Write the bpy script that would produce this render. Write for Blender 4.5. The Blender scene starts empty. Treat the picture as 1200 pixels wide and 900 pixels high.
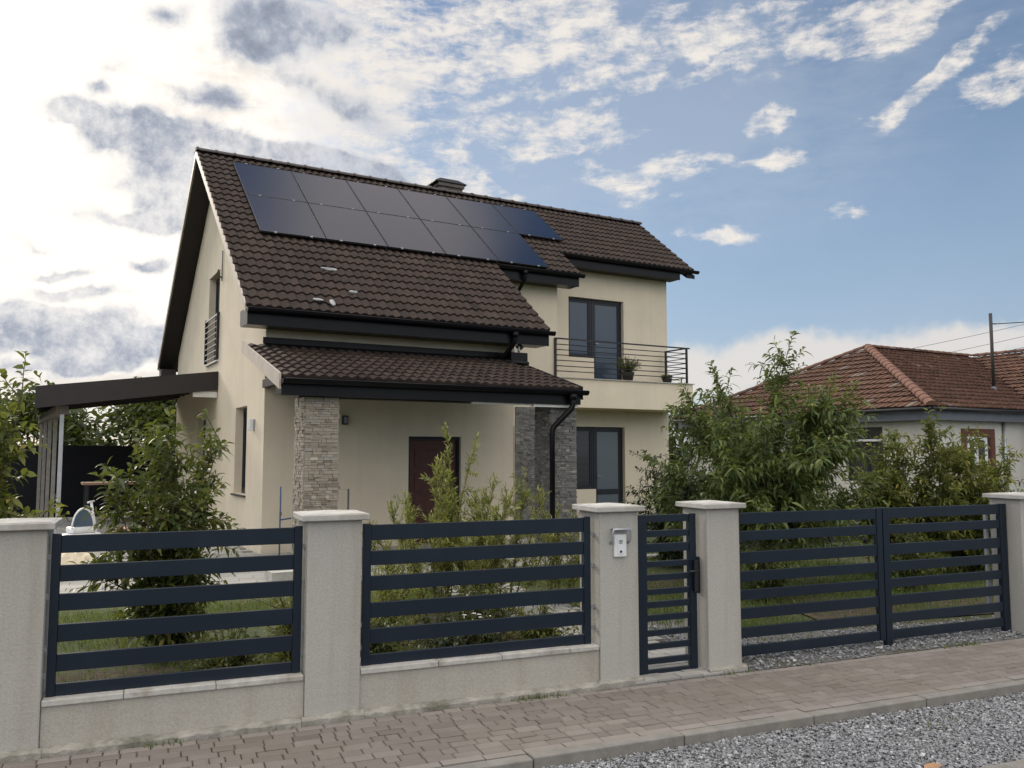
import bpy, math, random
import numpy as np
from mathutils import Vector, Matrix
R = math.radians
random.seed(7); rng = np.random.default_rng(7)
sc = bpy.context.scene
COL = sc.collection
FY, HY = R(22.869), R(29.515)          # directions of the street fence and of the houses

def frame(ang):
    c, s = math.cos(ang), math.sin(ang)
    return lambda a, b, z=0.0: (a*c - b*s, a*s + b*c, z)
FA, HA = frame(FY), frame(HY)

# ------------------------------------------------------------------ materials
def newmat(name):
    m = bpy.data.materials.new(name); m.use_nodes = True
    nt = m.node_tree; b = nt.nodes['Principled BSDF']
    return m, nt, b
def N(nt, t, **kw):
    n = nt.nodes.new(t)
    for k, v in kw.items(): setattr(n, k, v)
    return n
def setin(n, **kw):
    for k, v in kw.items(): n.inputs[k.replace('_', ' ')].default_value = v
def ramp(nt, fac, stops):
    r = N(nt, 'ShaderNodeValToRGB'); e = r.color_ramp.elements
    while len(e) < len(stops): e.new(.5)
    for i, (p, c) in enumerate(stops):
        e[i].position = p; e[i].color = (*c, 1)
    nt.links.new(fac, r.inputs[0]); return r.outputs[0]
def noise(nt, vec, scale, detail=4, rough=.55, dim='3D'):
    n = N(nt, 'ShaderNodeTexNoise'); n.inputs['Scale'].default_value = scale
    n.inputs['Detail'].default_value = detail; n.inputs['Roughness'].default_value = rough
    if vec: nt.links.new(vec, n.inputs['Vector'])
    return n
def objco(nt): return N(nt, 'ShaderNodeTexCoord').outputs['Object']
def bump(nt, b, h, strength=.3, dist=.01):
    n = N(nt, 'ShaderNodeBump'); n.inputs['Strength'].default_value = strength
    n.inputs['Distance'].default_value = dist
    nt.links.new(h, n.inputs['Height']); nt.links.new(n.outputs[0], b.inputs['Normal'])
def mixc(nt, fac, a, b, mode='MIX'):
    m = N(nt, 'ShaderNodeMix', data_type='RGBA', blend_type=mode)
    for s, v in ((0, fac), (6, a), (7, b)):
        if hasattr(v, 'links') or hasattr(v, 'is_linked'): nt.links.new(v, m.inputs[s])
        else: m.inputs[s].default_value = v if s == 0 else (*v, 1)
    return m.outputs[2]

def mat_noise(name, c1, c2, scale=6, rough=.8, bs=60, bstr=.25, bd=.01, metal=0, spec=.5, c3=None, s3=1.2):
    m, nt, b = newmat(name); co = objco(nt)
    n = noise(nt, co, scale, 6)
    col = ramp(nt, n.outputs[0], [(.3, c1), (.7, c2)])
    if c3:
        n3 = noise(nt, co, s3, 6, .65)
        f = ramp(nt, n3.outputs[0], [(.5, (0, 0, 0)), (.72, (1, 1, 1))])
        col = mixc(nt, f, col, c3)
    nt.links.new(col, b.inputs['Base Color'])
    setin(b, Roughness=rough, Metallic=metal); b.inputs['Specular IOR Level'].default_value = spec
    if bstr: bump(nt, b, noise(nt, co, bs, 5, .6).outputs[0], bstr, bd)
    return m
def mat_tint(name, stops, rough=.8, bs=80, bstr=.3, bd=.004, spec=.4, dirt=None):
    """colour from the per-piece 'tint' attribute (natural variation from piece to piece)"""
    m, nt, b = newmat(name); co = objco(nt)
    a = N(nt, 'ShaderNodeAttribute', attribute_name='tint')
    n = noise(nt, co, 14, 5)
    mm = N(nt, 'ShaderNodeMath', operation='MULTIPLY_ADD')
    nt.links.new(n.outputs[0], mm.inputs[0]); mm.inputs[1].default_value = .35
    sub = N(nt, 'ShaderNodeMath', operation='SUBTRACT'); nt.links.new(a.outputs['Fac'], sub.inputs[0]); sub.inputs[1].default_value = .175
    nt.links.new(sub.outputs[0], mm.inputs[2])
    col = ramp(nt, mm.outputs[0], stops)
    if dirt:
        f = ramp(nt, noise(nt, co, dirt[1], 6, .7).outputs[0], [(dirt[2], (0, 0, 0)), (dirt[3], (1, 1, 1))])
        col = mixc(nt, f, col, dirt[0])
    nt.links.new(col, b.inputs['Base Color']); setin(b, Roughness=rough); b.inputs['Specular IOR Level'].default_value = spec
    if bstr: bump(nt, b, noise(nt, co, bs, 5, .6).outputs[0], bstr, bd)
    return m
def mat_leaf(name, stops, trans=.35, rough=.5):
    m, nt, b = newmat(name)
    a = N(nt, 'ShaderNodeAttribute', attribute_name='tint')
    col = ramp(nt, a.outputs['Fac'], stops)
    nt.links.new(col, b.inputs['Base Color']); setin(b, Roughness=rough); b.inputs['Specular IOR Level'].default_value = .35
    t = N(nt, 'ShaderNodeBsdfTranslucent')
    c2 = mixc(nt, .55, col, (.30, .36, .05)); nt.links.new(c2, t.inputs[0])
    mx = N(nt, 'ShaderNodeMixShader'); mx.inputs[0].default_value = trans
    nt.links.new(b.outputs[0], mx.inputs[1]); nt.links.new(t.outputs[0], mx.inputs[2])
    nt.links.new(mx.outputs[0], nt.nodes['Material Output'].inputs[0])
    return m
def mat_plain(name, c, rough=.5, metal=0, spec=.5, var=.12):
    return mat_noise(name, tuple(x*(1-var) for x in c), tuple(min(1, x*(1+var)) for x in c), 5, rough, 40, .08, .003, metal, spec)

M = {}
def stucco(name, c, streak=.08, drt=(.33, .29, .23)):
    m, nt, b = newmat(name); co = objco(nt)
    n = noise(nt, co, 1.3, 5, .6)
    mp = N(nt, 'ShaderNodeMapping'); mp.inputs['Scale'].default_value = (5, 5, .35); nt.links.new(co, mp.inputs[0])
    st = noise(nt, mp.outputs[0], 1.0, 5, .65)
    base = ramp(nt, n.outputs[0], [(.3, tuple(x*.93 for x in c)), (.7, tuple(x*1.04 for x in c))])
    f = ramp(nt, st.outputs[0], [(.48, (0, 0, 0)), (.85, (1, 1, 1))])
    fm = N(nt, 'ShaderNodeMath', operation='MULTIPLY'); nt.links.new(f, fm.inputs[0]); fm.inputs[1].default_value = streak*3
    col = mixc(nt, fm.outputs[0], base, drt)
    g = noise(nt, co, 75, 4, .75)
    col = mixc(nt, .26, col, ramp(nt, g.outputs[0], [(.33, (.15, .15, .15)), (.67, (.9, .9, .9))]), 'SOFT_LIGHT')
    nt.links.new(col, b.inputs['Base Color']); setin(b, Roughness=.92); b.inputs['Specular IOR Level'].default_value = .25
    w_ = noise(nt, co, 22, 5, .7)
    ad_ = N(nt, 'ShaderNodeMath', operation='ADD'); nt.links.new(g.outputs[0], ad_.inputs[0]); nt.links.new(w_.outputs[0], ad_.inputs[1])
    bump(nt, b, ad_.outputs[0], .55, .006)
    return m
M['stucco'] = stucco('cream_stucco', (.74, .65, .515), .045)
M['slab'] = stucco('balcony_stucco', (.74, .65, .51), .04)
M['pillar'] = stucco('grey_stucco', (.43, .415, .385), .20, (.28, .24, .19))
M['wall_low'] = stucco('low_wall_stucco', (.42, .392, .35), .22, (.26, .215, .165))
M['white_wall'] = stucco('old_white_stucco', (.62, .605, .58), .10)
M['cap'] = mat_noise('cap_concrete', (.38, .366, .342), (.51, .495, .465), 9, .9, 70, .35, .006, c3=(.30, .27, .23), s3=4)
M['coping'] = mat_noise('coping_concrete', (.38, .365, .34), (.54, .52, .49), 14, .9, 60, .4, .006, c3=(.28, .25, .21), s3=6)
M['footing'] = mat_noise('footing_concrete', (.24, .225, .20), (.40, .375, .335), 11, .95, 50, .8, .012, c3=(.10, .10, .065), s3=3)
M['kerb'] = mat_noise('kerb_concrete', (.165, .154, .14), (.26, .245, .225), 7, .95, 45, .5, .01, c3=(.22, .2, .17), s3=3)
M['navy'] = mat_noise('navy_powder_coat', (.0060, .0120, .0235), (.0080, .0152, .028), 3, .30, 220, .03, .001, 0, .45, c3=(.010, .018, .032), s3=2.5)
M['dark_metal'] = mat_noise('black_brown_metal', (.0050, .0048, .0068), (.0075, .007, .0095), 4, .34, 100, .03, .002, 0, .2)
M['rail_metal'] = mat_plain('anthracite_rail', (.018, .018, .022), .45, 0, .4)
M['soffit'] = mat_noise('brown_soffit', (.016, .0125, .0125), (.023, .018, .017), 6, .6, 40, .1, .003)
M['verge'] = mat_noise('pale_verge_metal', (.42, .36, .31), (.52, .45, .39), 5, .5, 40, .1, .003)
M['white_trim'] = mat_plain('white_trim', (.72, .71, .68), .5)
M['door_red'] = mat_noise('dark_red_wood', (.055, .018, .014), (.085, .028, .022), 9, .5, 30, .2, .004)
M['frame'] = mat_plain('dark_window_frame', (.012, .015, .023), .42, 0, .4)
M['sill'] = mat_plain('dark_sill', (.05, .045, .045), .5)
def roof_mat(name, c1, c2, moss, wear):
    m, nt, b = newmat(name); co = objco(nt)
    n = noise(nt, co, 2.2, 6, .65); n2 = noise(nt, co, 28, 4, .6)
    col = ramp(nt, n.outputs[0], [(.3, c1), (.7, c2)])
    col = mixc(nt, ramp(nt, n2.outputs[0], [(.45, (0, 0, 0)), (.8, (.7, .7, .7))]), col, wear)
    n3 = noise(nt, co, .9, 8, .75)
    col = mixc(nt, ramp(nt, n3.outputs[0], [(.56, (0, 0, 0)), (.8, (.6, .6, .6))]), col, moss)
    at_ = N(nt, 'ShaderNodeAttribute', attribute_name='tint')
    col = mixc(nt, 1.0, col, ramp(nt, at_.outputs['Fac'], [(0, (.55, .55, .55)), (.5, (1, 1, 1)), (1, (1.6, 1.5, 1.42))]), 'MULTIPLY')
    nt.links.new(col, b.inputs['Base Color']); setin(b, Roughness=.78); b.inputs['Specular IOR Level'].default_value = .2
    bump(nt, b, n2.outputs[0], .25, .006)
    return m
M['tile'] = roof_mat('brown_roof_tile', (.028, .0195, .0165), (.044, .031, .026), (.056, .041, .034), (.070, .053, .044))
M['ridge'] = mat_noise('ridge_tile', (.035, .026, .025), (.055, .042, .04), 6, .6, 40, .3, .006)
M['panel'] = None
m, nt, b = newmat('solar_glass'); co = objco(nt)
bt = N(nt, 'ShaderNodeTexBrick'); bt.offset = 0
setin(bt, Scale=1.0); bt.inputs['Color1'].default_value = (.010, .0125, .026, 1); bt.inputs['Color2'].default_value = (.011, .014, .029, 1)
bt.inputs['Mortar'].default_value = (.022, .025, .035, 1); bt.inputs['Mortar Size'].default_value = .003
bt.inputs['Brick Width'].default_value = .105; bt.inputs['Row Height'].default_value = .17
nt.links.new(co, bt.inputs[0]); nt.links.new(bt.outputs[0], b.inputs['Base Color'])
setin(b, Roughness=.12); b.inputs['Specular IOR Level'].default_value = .8
M['panel'] = m
M['panel_frame'] = mat_plain('solar_frame', (.045, .047, .055), .35, .3)
def glass(name, c, wave=0, rough=.06):
    m, nt, b = newmat(name); co = objco(nt)
    w = N(nt, 'ShaderNodeTexWave', bands_direction='Z'); setin(w, Scale=wave or 6, Distortion=.4)
    nt.links.new(co, w.inputs[0])
    col = ramp(nt, w.outputs[0], [(.2, tuple(x*.8 for x in c)), (.8, tuple(x*1.1 for x in c))])
    nt.links.new(col, b.inputs['Base Color']); setin(b, Roughness=.5)
    b.inputs['Coat Weight'].default_value = .8; b.inputs['Coat Roughness'].default_value = rough
    return m
M['glass'] = glass('glass_over_blind', (.022, .042, .078), 12)
M['glass_pale'] = glass('glass_over_pale_blind', (.10, .125, .155), 12)
M['glass_dark'] = glass('dark_glass', (.012, .015, .021), 2)
STONE_W = [(0, (.18, .155, .13)), (.3, (.29, .25, .205)), (.55, (.37, .32, .26)), (.8, (.33, .31, .285)), (1, (.49, .45, .39))]
STONE_G = [(0, (.09, .088, .085)), (.35, (.16, .155, .15)), (.7, (.22, .21, .20)), (1, (.33, .315, .29))]
M['stone_warm'] = mat_tint('warm_ledge_stone', STONE_W, .85, 60, .5, .006)
M['stone_grey'] = mat_tint('grey_ledge_stone', STONE_G, .85, 60, .5, .006)
M['paver'] = mat_tint('paver_concrete', [(0, (.145, .126, .112)), (.5, (.185, .163, .146)), (1, (.245, .22, .20))], .9, 90, .45, .004, .3, dirt=((.16, .135, .11), 1.1, .5, .85))
M['paver_grey'] = mat_tint('grey_paver', [(0, (.26, .25, .235)), (.5, (.34, .33, .31)), (1, (.42, .40, .38))], .9, 90, .4, .004, .3, dirt=((.16, .15, .13), 1.3, .5, .8))
M['joint'] = mat_noise('joint_sand', (.024, .021, .018), (.045, .04, .034), 30, .95, 60, .4, .01, c3=(.05, .06, .025), s3=2)
M['gravel'] = mat_tint('crushed_stone', [(0, (.12, .12, .127)), (.4, (.235, .237, .25)), (.75, (.33, .335, .35)), (1, (.55, .55, .56))], .8, 50, .4, .004, .4)
M['gravel_bed'] = mat_noise('gravel_bed', (.07, .068, .065), (.24, .235, .23), 38, .95, 55, 1, .02, c3=(.10, .09, .06), s3=1.2)
M['road'] = mat_noise('asphalt', (.05, .05, .052), (.085, .085, .088), 40, .9, 160, .5, .006, c3=(.10, .1, .1), s3=1.5)
M['soil'] = mat_noise('garden_soil', (.05, .036, .024), (.11, .082, .055), 9, .98, 40, 1, .03, c3=(.045, .065, .018), s3=1.1)
M['ground'] = mat_noise('grass_ground', (.03, .045, .012), (.075, .085, .03), 1.5, .98, 25, .8, .03, c3=(.10, .085, .045), s3=.5)
M['bark'] = mat_noise('grey_bark', (.07, .058, .045), (.15, .125, .10), 22, .95, 50, .7, .01)
M['twig'] = mat_noise('green_brown_twig', (.06, .055, .022), (.11, .09, .04), 20, .9, 50, .3, .004)
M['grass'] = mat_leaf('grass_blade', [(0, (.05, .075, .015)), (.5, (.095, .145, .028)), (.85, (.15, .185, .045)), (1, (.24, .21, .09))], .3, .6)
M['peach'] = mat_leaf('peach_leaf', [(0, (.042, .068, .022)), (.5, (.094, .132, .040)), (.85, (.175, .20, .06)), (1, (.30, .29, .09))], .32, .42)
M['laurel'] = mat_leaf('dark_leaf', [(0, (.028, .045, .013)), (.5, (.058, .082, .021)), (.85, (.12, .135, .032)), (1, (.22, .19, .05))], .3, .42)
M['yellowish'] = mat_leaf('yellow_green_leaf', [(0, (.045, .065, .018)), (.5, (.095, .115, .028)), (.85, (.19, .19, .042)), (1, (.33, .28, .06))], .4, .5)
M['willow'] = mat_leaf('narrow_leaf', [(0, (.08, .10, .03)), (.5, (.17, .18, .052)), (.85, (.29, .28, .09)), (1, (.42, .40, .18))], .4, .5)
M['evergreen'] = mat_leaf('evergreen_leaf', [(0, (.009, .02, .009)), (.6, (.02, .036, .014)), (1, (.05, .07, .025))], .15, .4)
M['far_leaf'] = mat_leaf('far_leaf', [(0, (.02, .032, .012)), (.5, (.04, .058, .018)), (1, (.09, .10, .03))], .3, .6)
M['oldtile'] = mat_tint('red_brown_tile', [(0, (.064, .038, .028)), (.35, (.10, .054, .037)), (.7, (.136, .070, .047)), (.93, (.16, .082, .055)), (1, (.20, .165, .145))], .85, 40, .4, .006, .3, dirt=((.085, .058, .045), 2.2, .5, .85))
M['hiptile'] = mat_noise('orange_hip_tile', (.15, .076, .053), (.21, .102, .072), 7, .85, 40, .3, .006, c3=(.14, .07, .05), s3=3)
M['bluegrey'] = mat_plain('blue_grey_paint', (.13, .145, .18), .6)
M['redframe'] = mat_plain('red_brown_frame', (.12, .04, .028), .55)
M['white_pvc'] = mat_plain('white_window', (.75, .76, .78), .35)
M['galv'] = mat_plain('galvanised_steel', (.42, .44, .47), .4, .5)
M['bluepipe'] = mat_plain('blue_pipe', (.05, .10, .22), .5)
M['greypipe'] = mat_plain('grey_pipe', (.12, .12, .13), .5)
M['plastic_w'] = mat_plain('white_plastic', (.72, .73, .74), .35)
M['lamp_w'] = mat_plain('frosted_lamp', (.78, .79, .82), .3)
M['weathered'] = mat_noise('weathered_timber', (.20, .19, .18), (.28, .265, .25), 10, .8, 30, .3, .004)
M['wood'] = mat_noise('pale_wood', (.33, .19, .12), (.45, .28, .18), 12, .6, 30, .2, .004)
M['beige'] = mat_noise('beige_sheet', (.50, .42, .31), (.62, .53, .40), 3, .7, 10, .4, .02)
M['pot'] = mat_plain('dark_pot', (.03, .024, .022), .6)
M['dryleaf'] = mat_plain('dry_leaf', (.36, .21, .11), .7)
M['membrane'] = mat_noise('pale_scrap', (.26, .26, .27), (.45, .45, .46), 12, .6, 30, .3, .01)
M['orange_p'] = mat_plain('orange_petal', (.75, .16, .06), .5)
M['white_p'] = mat_plain('white_petal', (.8, .78, .8), .5)
M['lilac_p'] = mat_plain('lilac_petal', (.45, .36, .55), .5)
M['black'] = mat_plain('dark_panel', (.006, .007, .011), .7, 0, .2)
M['wire'] = mat_plain('wire', (.03, .03, .03), .6)
M['red'] = mat_plain('pink_plastic', (.62, .36, .36), .4)

# ------------------------------------------------------------------ mesh building
class MB:
    def __init__(s): s.v = []; s.f = []; s.t = []; s.sm = []
    def face(s, pts, tint=.5, smooth=False):
        i = len(s.v); s.v += [tuple(p) for p in pts]; s.f.append(tuple(range(i, i+len(pts)))); s.t += [tint]*len(pts); s.sm.append(smooth)
    def box(s, x0, x1, y0, y1, z0, z1, tint=.5):
        i = len(s.v)
        s.v += [(x0,y0,z0),(x1,y0,z0),(x1,y1,z0),(x0,y1,z0),(x0,y0,z1),(x1,y0,z1),(x1,y1,z1),(x0,y1,z1)]
        s.t += [tint]*8
        for q in ((3,2,1,0),(4,5,6,7),(0,1,5,4),(1,2,6,5),(2,3,7,6),(3,0,4,7)):
            s.f.append(tuple(i+k for k in q)); s.sm.append(False)
    def hexa(s, p, tint=.5):            # 8 points, bottom 4 then top 4
        i = len(s.v); s.v += [tuple(q) for q in p]; s.t += [tint]*8
        for q in ((3,2,1,0),(4,5,6,7),(0,1,5,4),(1,2,6,5),(2,3,7,6),(3,0,4,7)):
            s.f.append(tuple(i+k for k in q)); s.sm.append(False)
    def tube(s, path, r, n=8, r1=None, smooth=True, caps=True, tint=.5):
        P = [Vector(p) for p in path]; m = len(P); base = len(s.v); up = None
        for k in range(m):
            d = (P[min(k+1, m-1)] - P[max(k-1, 0)]).normalized()
            if up is None: up = Vector((0, 0, 1)) if abs(d.z) < .9 else Vector((1, 0, 0))
            a = d.cross(up).normalized(); bb = a.cross(d).normalized(); up = bb
            rr = r if r1 is None else r + (r1-r)*k/(m-1)
            for j in range(n):
                an = 2*math.pi*(j+.5)/n
                s.v.append(tuple(P[k] + a*(rr*math.cos(an)) + bb*(rr*math.sin(an)))); s.t.append(tint)
        for k in range(m-1):
            for j in range(n):
                s.f.append((base+k*n+j, base+k*n+(j+1)%n, base+(k+1)*n+(j+1)%n, base+(k+1)*n+j)); s.sm.append(smooth)
        if caps:
            s.f.append(tuple(base+j for j in range(n))[::-1]); s.sm.append(False)
            s.f.append(tuple(base+(m-1)*n+j for j in range(n))); s.sm.append(False)
    def prism(s, poly, axis, a, b, tint=.5):
        """poly of 2-D points extruded along axis (0,1,2) from a to b"""
        def p(q, t):
            l = list(q); l.insert(axis, t); return tuple(l)
        n = len(poly); i = len(s.v)
        s.v += [p(q, a) for q in poly] + [p(q, b) for q in poly]; s.t += [tint]*(2*n)
        s.f.append(tuple(range(i, i+n))[::-1]); s.f.append(tuple(range(i+n, i+2*n))); s.sm += [False]*2
        for k in range(n):
            s.f.append((i+k, i+(k+1)%n, i+n+(k+1)%n, i+n+k)); s.sm.append(False)
    def lathe(s, prof, cx, cy, n=16, smooth=True, tint=.5):
        i = len(s.v)
        for r, z in prof:
            for k in range(n):
                a = 2*math.pi*k/n; s.v.append((cx+r*math.cos(a), cy+r*math.sin(a), z)); s.t.append(tint)
        for j in range(len(prof)-1):
            for k in range(n):
                s.f.append((i+j*n+k, i+j*n+(k+1)%n, i+(j+1)*n+(k+1)%n, i+(j+1)*n+k)); s.sm.append(smooth)
        s.f.append(tuple(i+k for k in range(n))[::-1]); s.sm.append(False)
        s.f.append(tuple(i+(len(prof)-1)*n+k for k in range(n))); s.sm.append(False)
    def build(s, name, mat, parent=None, off=(0,0,0), bevel=0, recalc=True):
        ox, oy, oz = off
        me = bpy.data.meshes.new(name)
        me.from_pydata([(x-ox, y-oy, z-oz) for x, y, z in s.v], [], s.f)
        at = me.attributes.new('tint', 'FLOAT', 'POINT'); at.data.foreach_set('value', s.t)
        me.polygons.foreach_set('use_smooth', s.sm)
        me.materials.append(M[mat] if isinstance(mat, str) else mat)
        me.update()
        if recalc:
            import bmesh
            bm = bmesh.new(); bm.from_mesh(me); bmesh.ops.recalc_face_normals(bm, faces=bm.faces); bm.to_mesh(me); bm.free()
        o = bpy.data.objects.new(name, me); COL.objects.link(o)
        if parent: o.parent = parent
        if bevel:
            b = o.modifiers.new('bevel', 'BEVEL'); b.width = bevel; b.segments = 2; b.limit_method = 'ANGLE'; b.angle_limit = R(40)
        return o
def tag(o, label=None, cat=None, group=None, kind=None):
    if label: o['label'] = label
    if cat: o['category'] = cat
    if group: o['group'] = group
    if kind: o['kind'] = kind
    return o
def thing(name, label, cat, loc, rz=0, group=None):
    o = bpy.data.objects.new(name, None); COL.objects.link(o); o.empty_display_size = .2
    o.location = loc; o.rotation_euler = (0, 0, rz)
    return tag(o, label, cat, group)
def place(o, loc, rz): o.location = loc; o.rotation_euler = (0, 0, rz); return o

# ------------------------------------------------------------------ camera
f, pitch = 989.335, R(4.661)
cam = bpy.data.objects.new('camera', bpy.data.cameras.new('camera')); COL.objects.link(cam)
cam.location = (0, 0, 1.7); cam.rotation_euler = (R(90)+pitch, 0, 0)
cam.data.sensor_width = 36; cam.data.lens = f/1200*36; cam.data.clip_end = 6000; cam.data.clip_start = .05
sc.camera = cam
def pixdir(px, py):
    d = Vector(((px-600)/f, 1, -(py-450)/f)).normalized()
    c, s = math.cos(pitch), math.sin(pitch)
    return Vector((d.x, d.y*c - d.z*s, d.y*s + d.z*c))

# ------------------------------------------------------------------ sky and sun
SUN_AZ, SUN_EL = R(-42), R(24)
def build_world():
    w = bpy.data.worlds.new('World'); sc.world = w; w.use_nodes = True
    nt = w.node_tree; L = nt.links.new; bg = nt.nodes['Background']
    sky = N(nt, 'ShaderNodeTexSky', sky_type='NISHITA'); sky.sun_disc = False
    sky.sun_elevation = SUN_EL; sky.sun_rotation = SUN_AZ; sky.altitude = 200; sky.dust_density = .8; sky.ozone_density = 2.0
    tc = N(nt, 'ShaderNodeTexCoord').outputs['Generated']
    def math_(op, a, b=None, c=None, clamp=False):
        n = N(nt, 'ShaderNodeMath', operation=op); n.use_clamp = clamp
        for i, v in enumerate((a, b, c)):
            if v is None: continue
            if isinstance(v, (int, float)): n.inputs[i].default_value = v
            else: L(v, n.inputs[i])
        return n.outputs[0]
    def warp(vec, scale, amp, detail=4):
        n = noise(nt, vec, scale, detail, .6)
        s1 = N(nt, 'ShaderNodeVectorMath', operation='SUBTRACT'); L(n.outputs['Color'], s1.inputs[0]); s1.inputs[1].default_value = (.5, .5, .5)
        s2 = N(nt, 'ShaderNodeVectorMath', operation='SCALE'); L(s1.outputs[0], s2.inputs[0]); s2.inputs['Scale'].default_value = amp
        s3 = N(nt, 'ShaderNodeVectorMath', operation='ADD'); L(vec, s3.inputs[0]); L(s2.outputs[0], s3.inputs[1])
        return s3.outputs[0]
    d = warp(warp(tc, 7, .08), 26, .018)
    def blob(px, py, rx, ry, tilt=0, vec=None):
        c = pixdir(px, py); t = R(tilt)
        e1 = (pixdir(px+math.cos(t), py-math.sin(t)) - c); e1 = (e1 - c*e1.dot(c)).normalized()
        e2 = c.cross(e1).normalized()
        m = N(nt, 'ShaderNodeMapping', vector_type='TEXTURE')
        mat = Matrix((e1, e2, c)).transposed()
        m.inputs['Location'].default_value = c; m.inputs['Rotation'].default_value = mat.to_euler('XYZ')
        k = (1/f) / (1 + ((px-600)**2 + (py-450)**2)/f**2)**.5
        m.inputs['Scale'].default_value = (rx*k, ry*k, .5)
        L(vec or d, m.inputs[0])
        g = N(nt, 'ShaderNodeTexGradient', gradient_type='SPHERICAL'); L(m.outputs[0], g.inputs[0])
        return g.outputs['Fac']
    def field(lst, vec=None):
        acc = None
        for px, py, rx, ry, tl, amp in lst:
            bl = blob(px, py, rx, ry, tl, vec)
            acc = math_('MULTIPLY', bl, amp) if acc is None else math_('MULTIPLY_ADD', bl, amp, acc)
        return acc
    def sstep(v, a, b):
        n = N(nt, 'ShaderNodeMapRange', interpolation_type='SMOOTHSTEP'); L(v, n.inputs[0])
        n.inputs[1].default_value = a; n.inputs[2].default_value = b; return n.outputs[0]
    WH = [(545,8,60,26,-20,1.0),(600,28,70,30,-30,1.1),(650,50,70,28,-28,1.3),(715,82,62,30,15,1.6),(672,78,60,26,-30,1.0),(690,25,80,30,-30,.9),(590,68,60,24,-30,.8),
          (840,30,80,22,12,1.1),(900,25,70,26,20,.8),(800,14,60,18,10,.7),(980,48,70,24,22,1.2),(1060,14,110,22,16,1.1),(950,70,50,12,20,.7),
          (1092,92,85,17,33,1.4),(1180,98,55,28,24,1.2),(1120,70,50,10,25,.5),(888,146,30,17,8,1.25),(905,190,40,12,10,1.0),(838,76,50,13,12,1.2),
          (785,200,80,20,8,1.1),(720,206,60,12,0,.8),(668,160,90,18,8,1.4),(690,140,40,14,30,.8),(620,128,45,10,8,.8),(845,276,66,13,6,.95),(1000,239,28,9,0,.9),
          (765,236,50,11,-4,.7),(700,188,40,8,0,.7),
          (440,70,130,70,-25,1.2),(390,140,140,70,-20,1.2),(495,185,80,34,-35,1.4),(500,215,60,20,-20,1.4),(560,228,48,14,0,1.5),(520,130,90,40,-25,.9),(545,100,40,20,-20,.8),
          (300,130,170,80,0,1.0),(470,30,80,40,-30,.8),(430,180,130,34,-25,1.2)]
    DK = [(330,28,90,42,-8,1.6),(285,50,50,24,0,.8),(385,30,60,26,-20,.8),(75,116,44,24,0,1.9),(135,140,75,40,-12,1.5),(195,165,100,40,-12,1.6),(290,182,140,36,-10,1.5),
          (390,200,110,30,-10,1.5),(440,205,60,24,-35,1.0),(205,218,90,32,-10,1.4),(175,255,110,16,-8,1.4),(200,238,60,20,0,.9),(235,112,60,22,-10,1.0),(430,110,60,22,-25,.7),(360,95,80,24,-20,.9),(300,120,70,22,-10,.7),(425,135,70,22,-25,.8),(480,95,60,16,-30,.6),(150,70,40,14,0,.6),(250,265,60,14,0,.6),
          (85,335,80,13,-3,1.6),(183,306,40,12,0,1.4),(70,310,60,8,0,1.4),(42,275,30,8,0,1.0),(55,385,190,44,-3,1.7),(20,365,90,30,0,1.1),(150,408,110,26,0,1.3),
          (120,90,24,12,0,1.2),(200,20,34,18,0,.8),(40,428,160,10,0,.8),(120,450,160,9,0,.5)]
    GL = [(0,200,500,400,0,2.2),(210,120,330,240,0,.8),(430,60,300,160,0,.25),(20,330,340,120,0,.5),(110,430,220,26,2,.9),(-900,250,1400,800,0,1.2)]
    d2 = warp(tc, 9, .025)
    n1 = noise(nt, d2, 12, 9, .66).outputs[0]
    mp = N(nt, 'ShaderNodeMapping'); mp.inputs['Rotation'].default_value = (R(0), R(-25), R(20)); mp.inputs['Scale'].default_value = (10, 10, 34); L(d2, mp.inputs[0])
    st = noise(nt, mp.outputs[0], 1.9, 7, .66).outputs[0]
    n0 = noise(nt, tc, 5, 4, .5).outputs[0]
    n2 = noise(nt, d2, 36, 6, .7).outputs[0]
    def c0(x, k): return math_('MULTIPLY_ADD', x, k, -.5*k)
    tex = math_('ADD', math_('ADD', c0(n1, 2.6), c0(st, 3.4)), c0(n2, 1.5))
    texd = math_('ADD', math_('ADD', c0(n1, 2.4), c0(n2, 1.5)), c0(n0, 1.6))
    def cover(f, tx, thr, lo, hi):
        return math_('MULTIPLY', sstep(math_('ADD', math_('MULTIPLY_ADD', f, 1.5, -thr), tx), lo, hi), sstep(f, .0, .30))
    wfield = math_('MINIMUM', field([(x, y, a*1.22, b*1.25, t, m) for x, y, a, b, t, m in WH + [(620,45,190,70,-22,.35),(950,35,250,45,14,.35),(470,110,200,120,-20,.35)]]), .66); dfield = math_('MINIMUM', field([(x, y, a*1.0, b*1.08, t, m) for x, y, a, b, t, m in DK]), .9)
    wa = cover(wfield, tex, .50, -.20, 1.15)
    da = cover(dfield, texd, .44, -.35, 1.20)
    dkf = math_('MULTIPLY', dfield, math_('ADD', texd, 1.0))
    gl = sstep(math_('ADD', field(GL, warp(tc, 4, .06)), math_('MULTIPLY', texd, .28)), .10, 1.55)
    sep = N(nt, 'ShaderNodeSeparateXYZ'); L(tc, sep.inputs[0])
    back_fill = math_('MULTIPLY', sstep(math_('MULTIPLY', sep.outputs[1], -1), -.25, .35), sstep(sep.outputs[2], .02, .36))               # added bright cloud behind the camera, unseen, to light the house front
    va = math_('MULTIPLY', back_fill, math_('MULTIPLY_ADD', sstep(noise(nt, tc, 3.2, 7, .6).outputs[0], .36, .66), .6, .4))
    S = .1
    def mixv(fac, a, bcol): return mixc(nt, fac, a, tuple(x/S for x in bcol))
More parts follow.
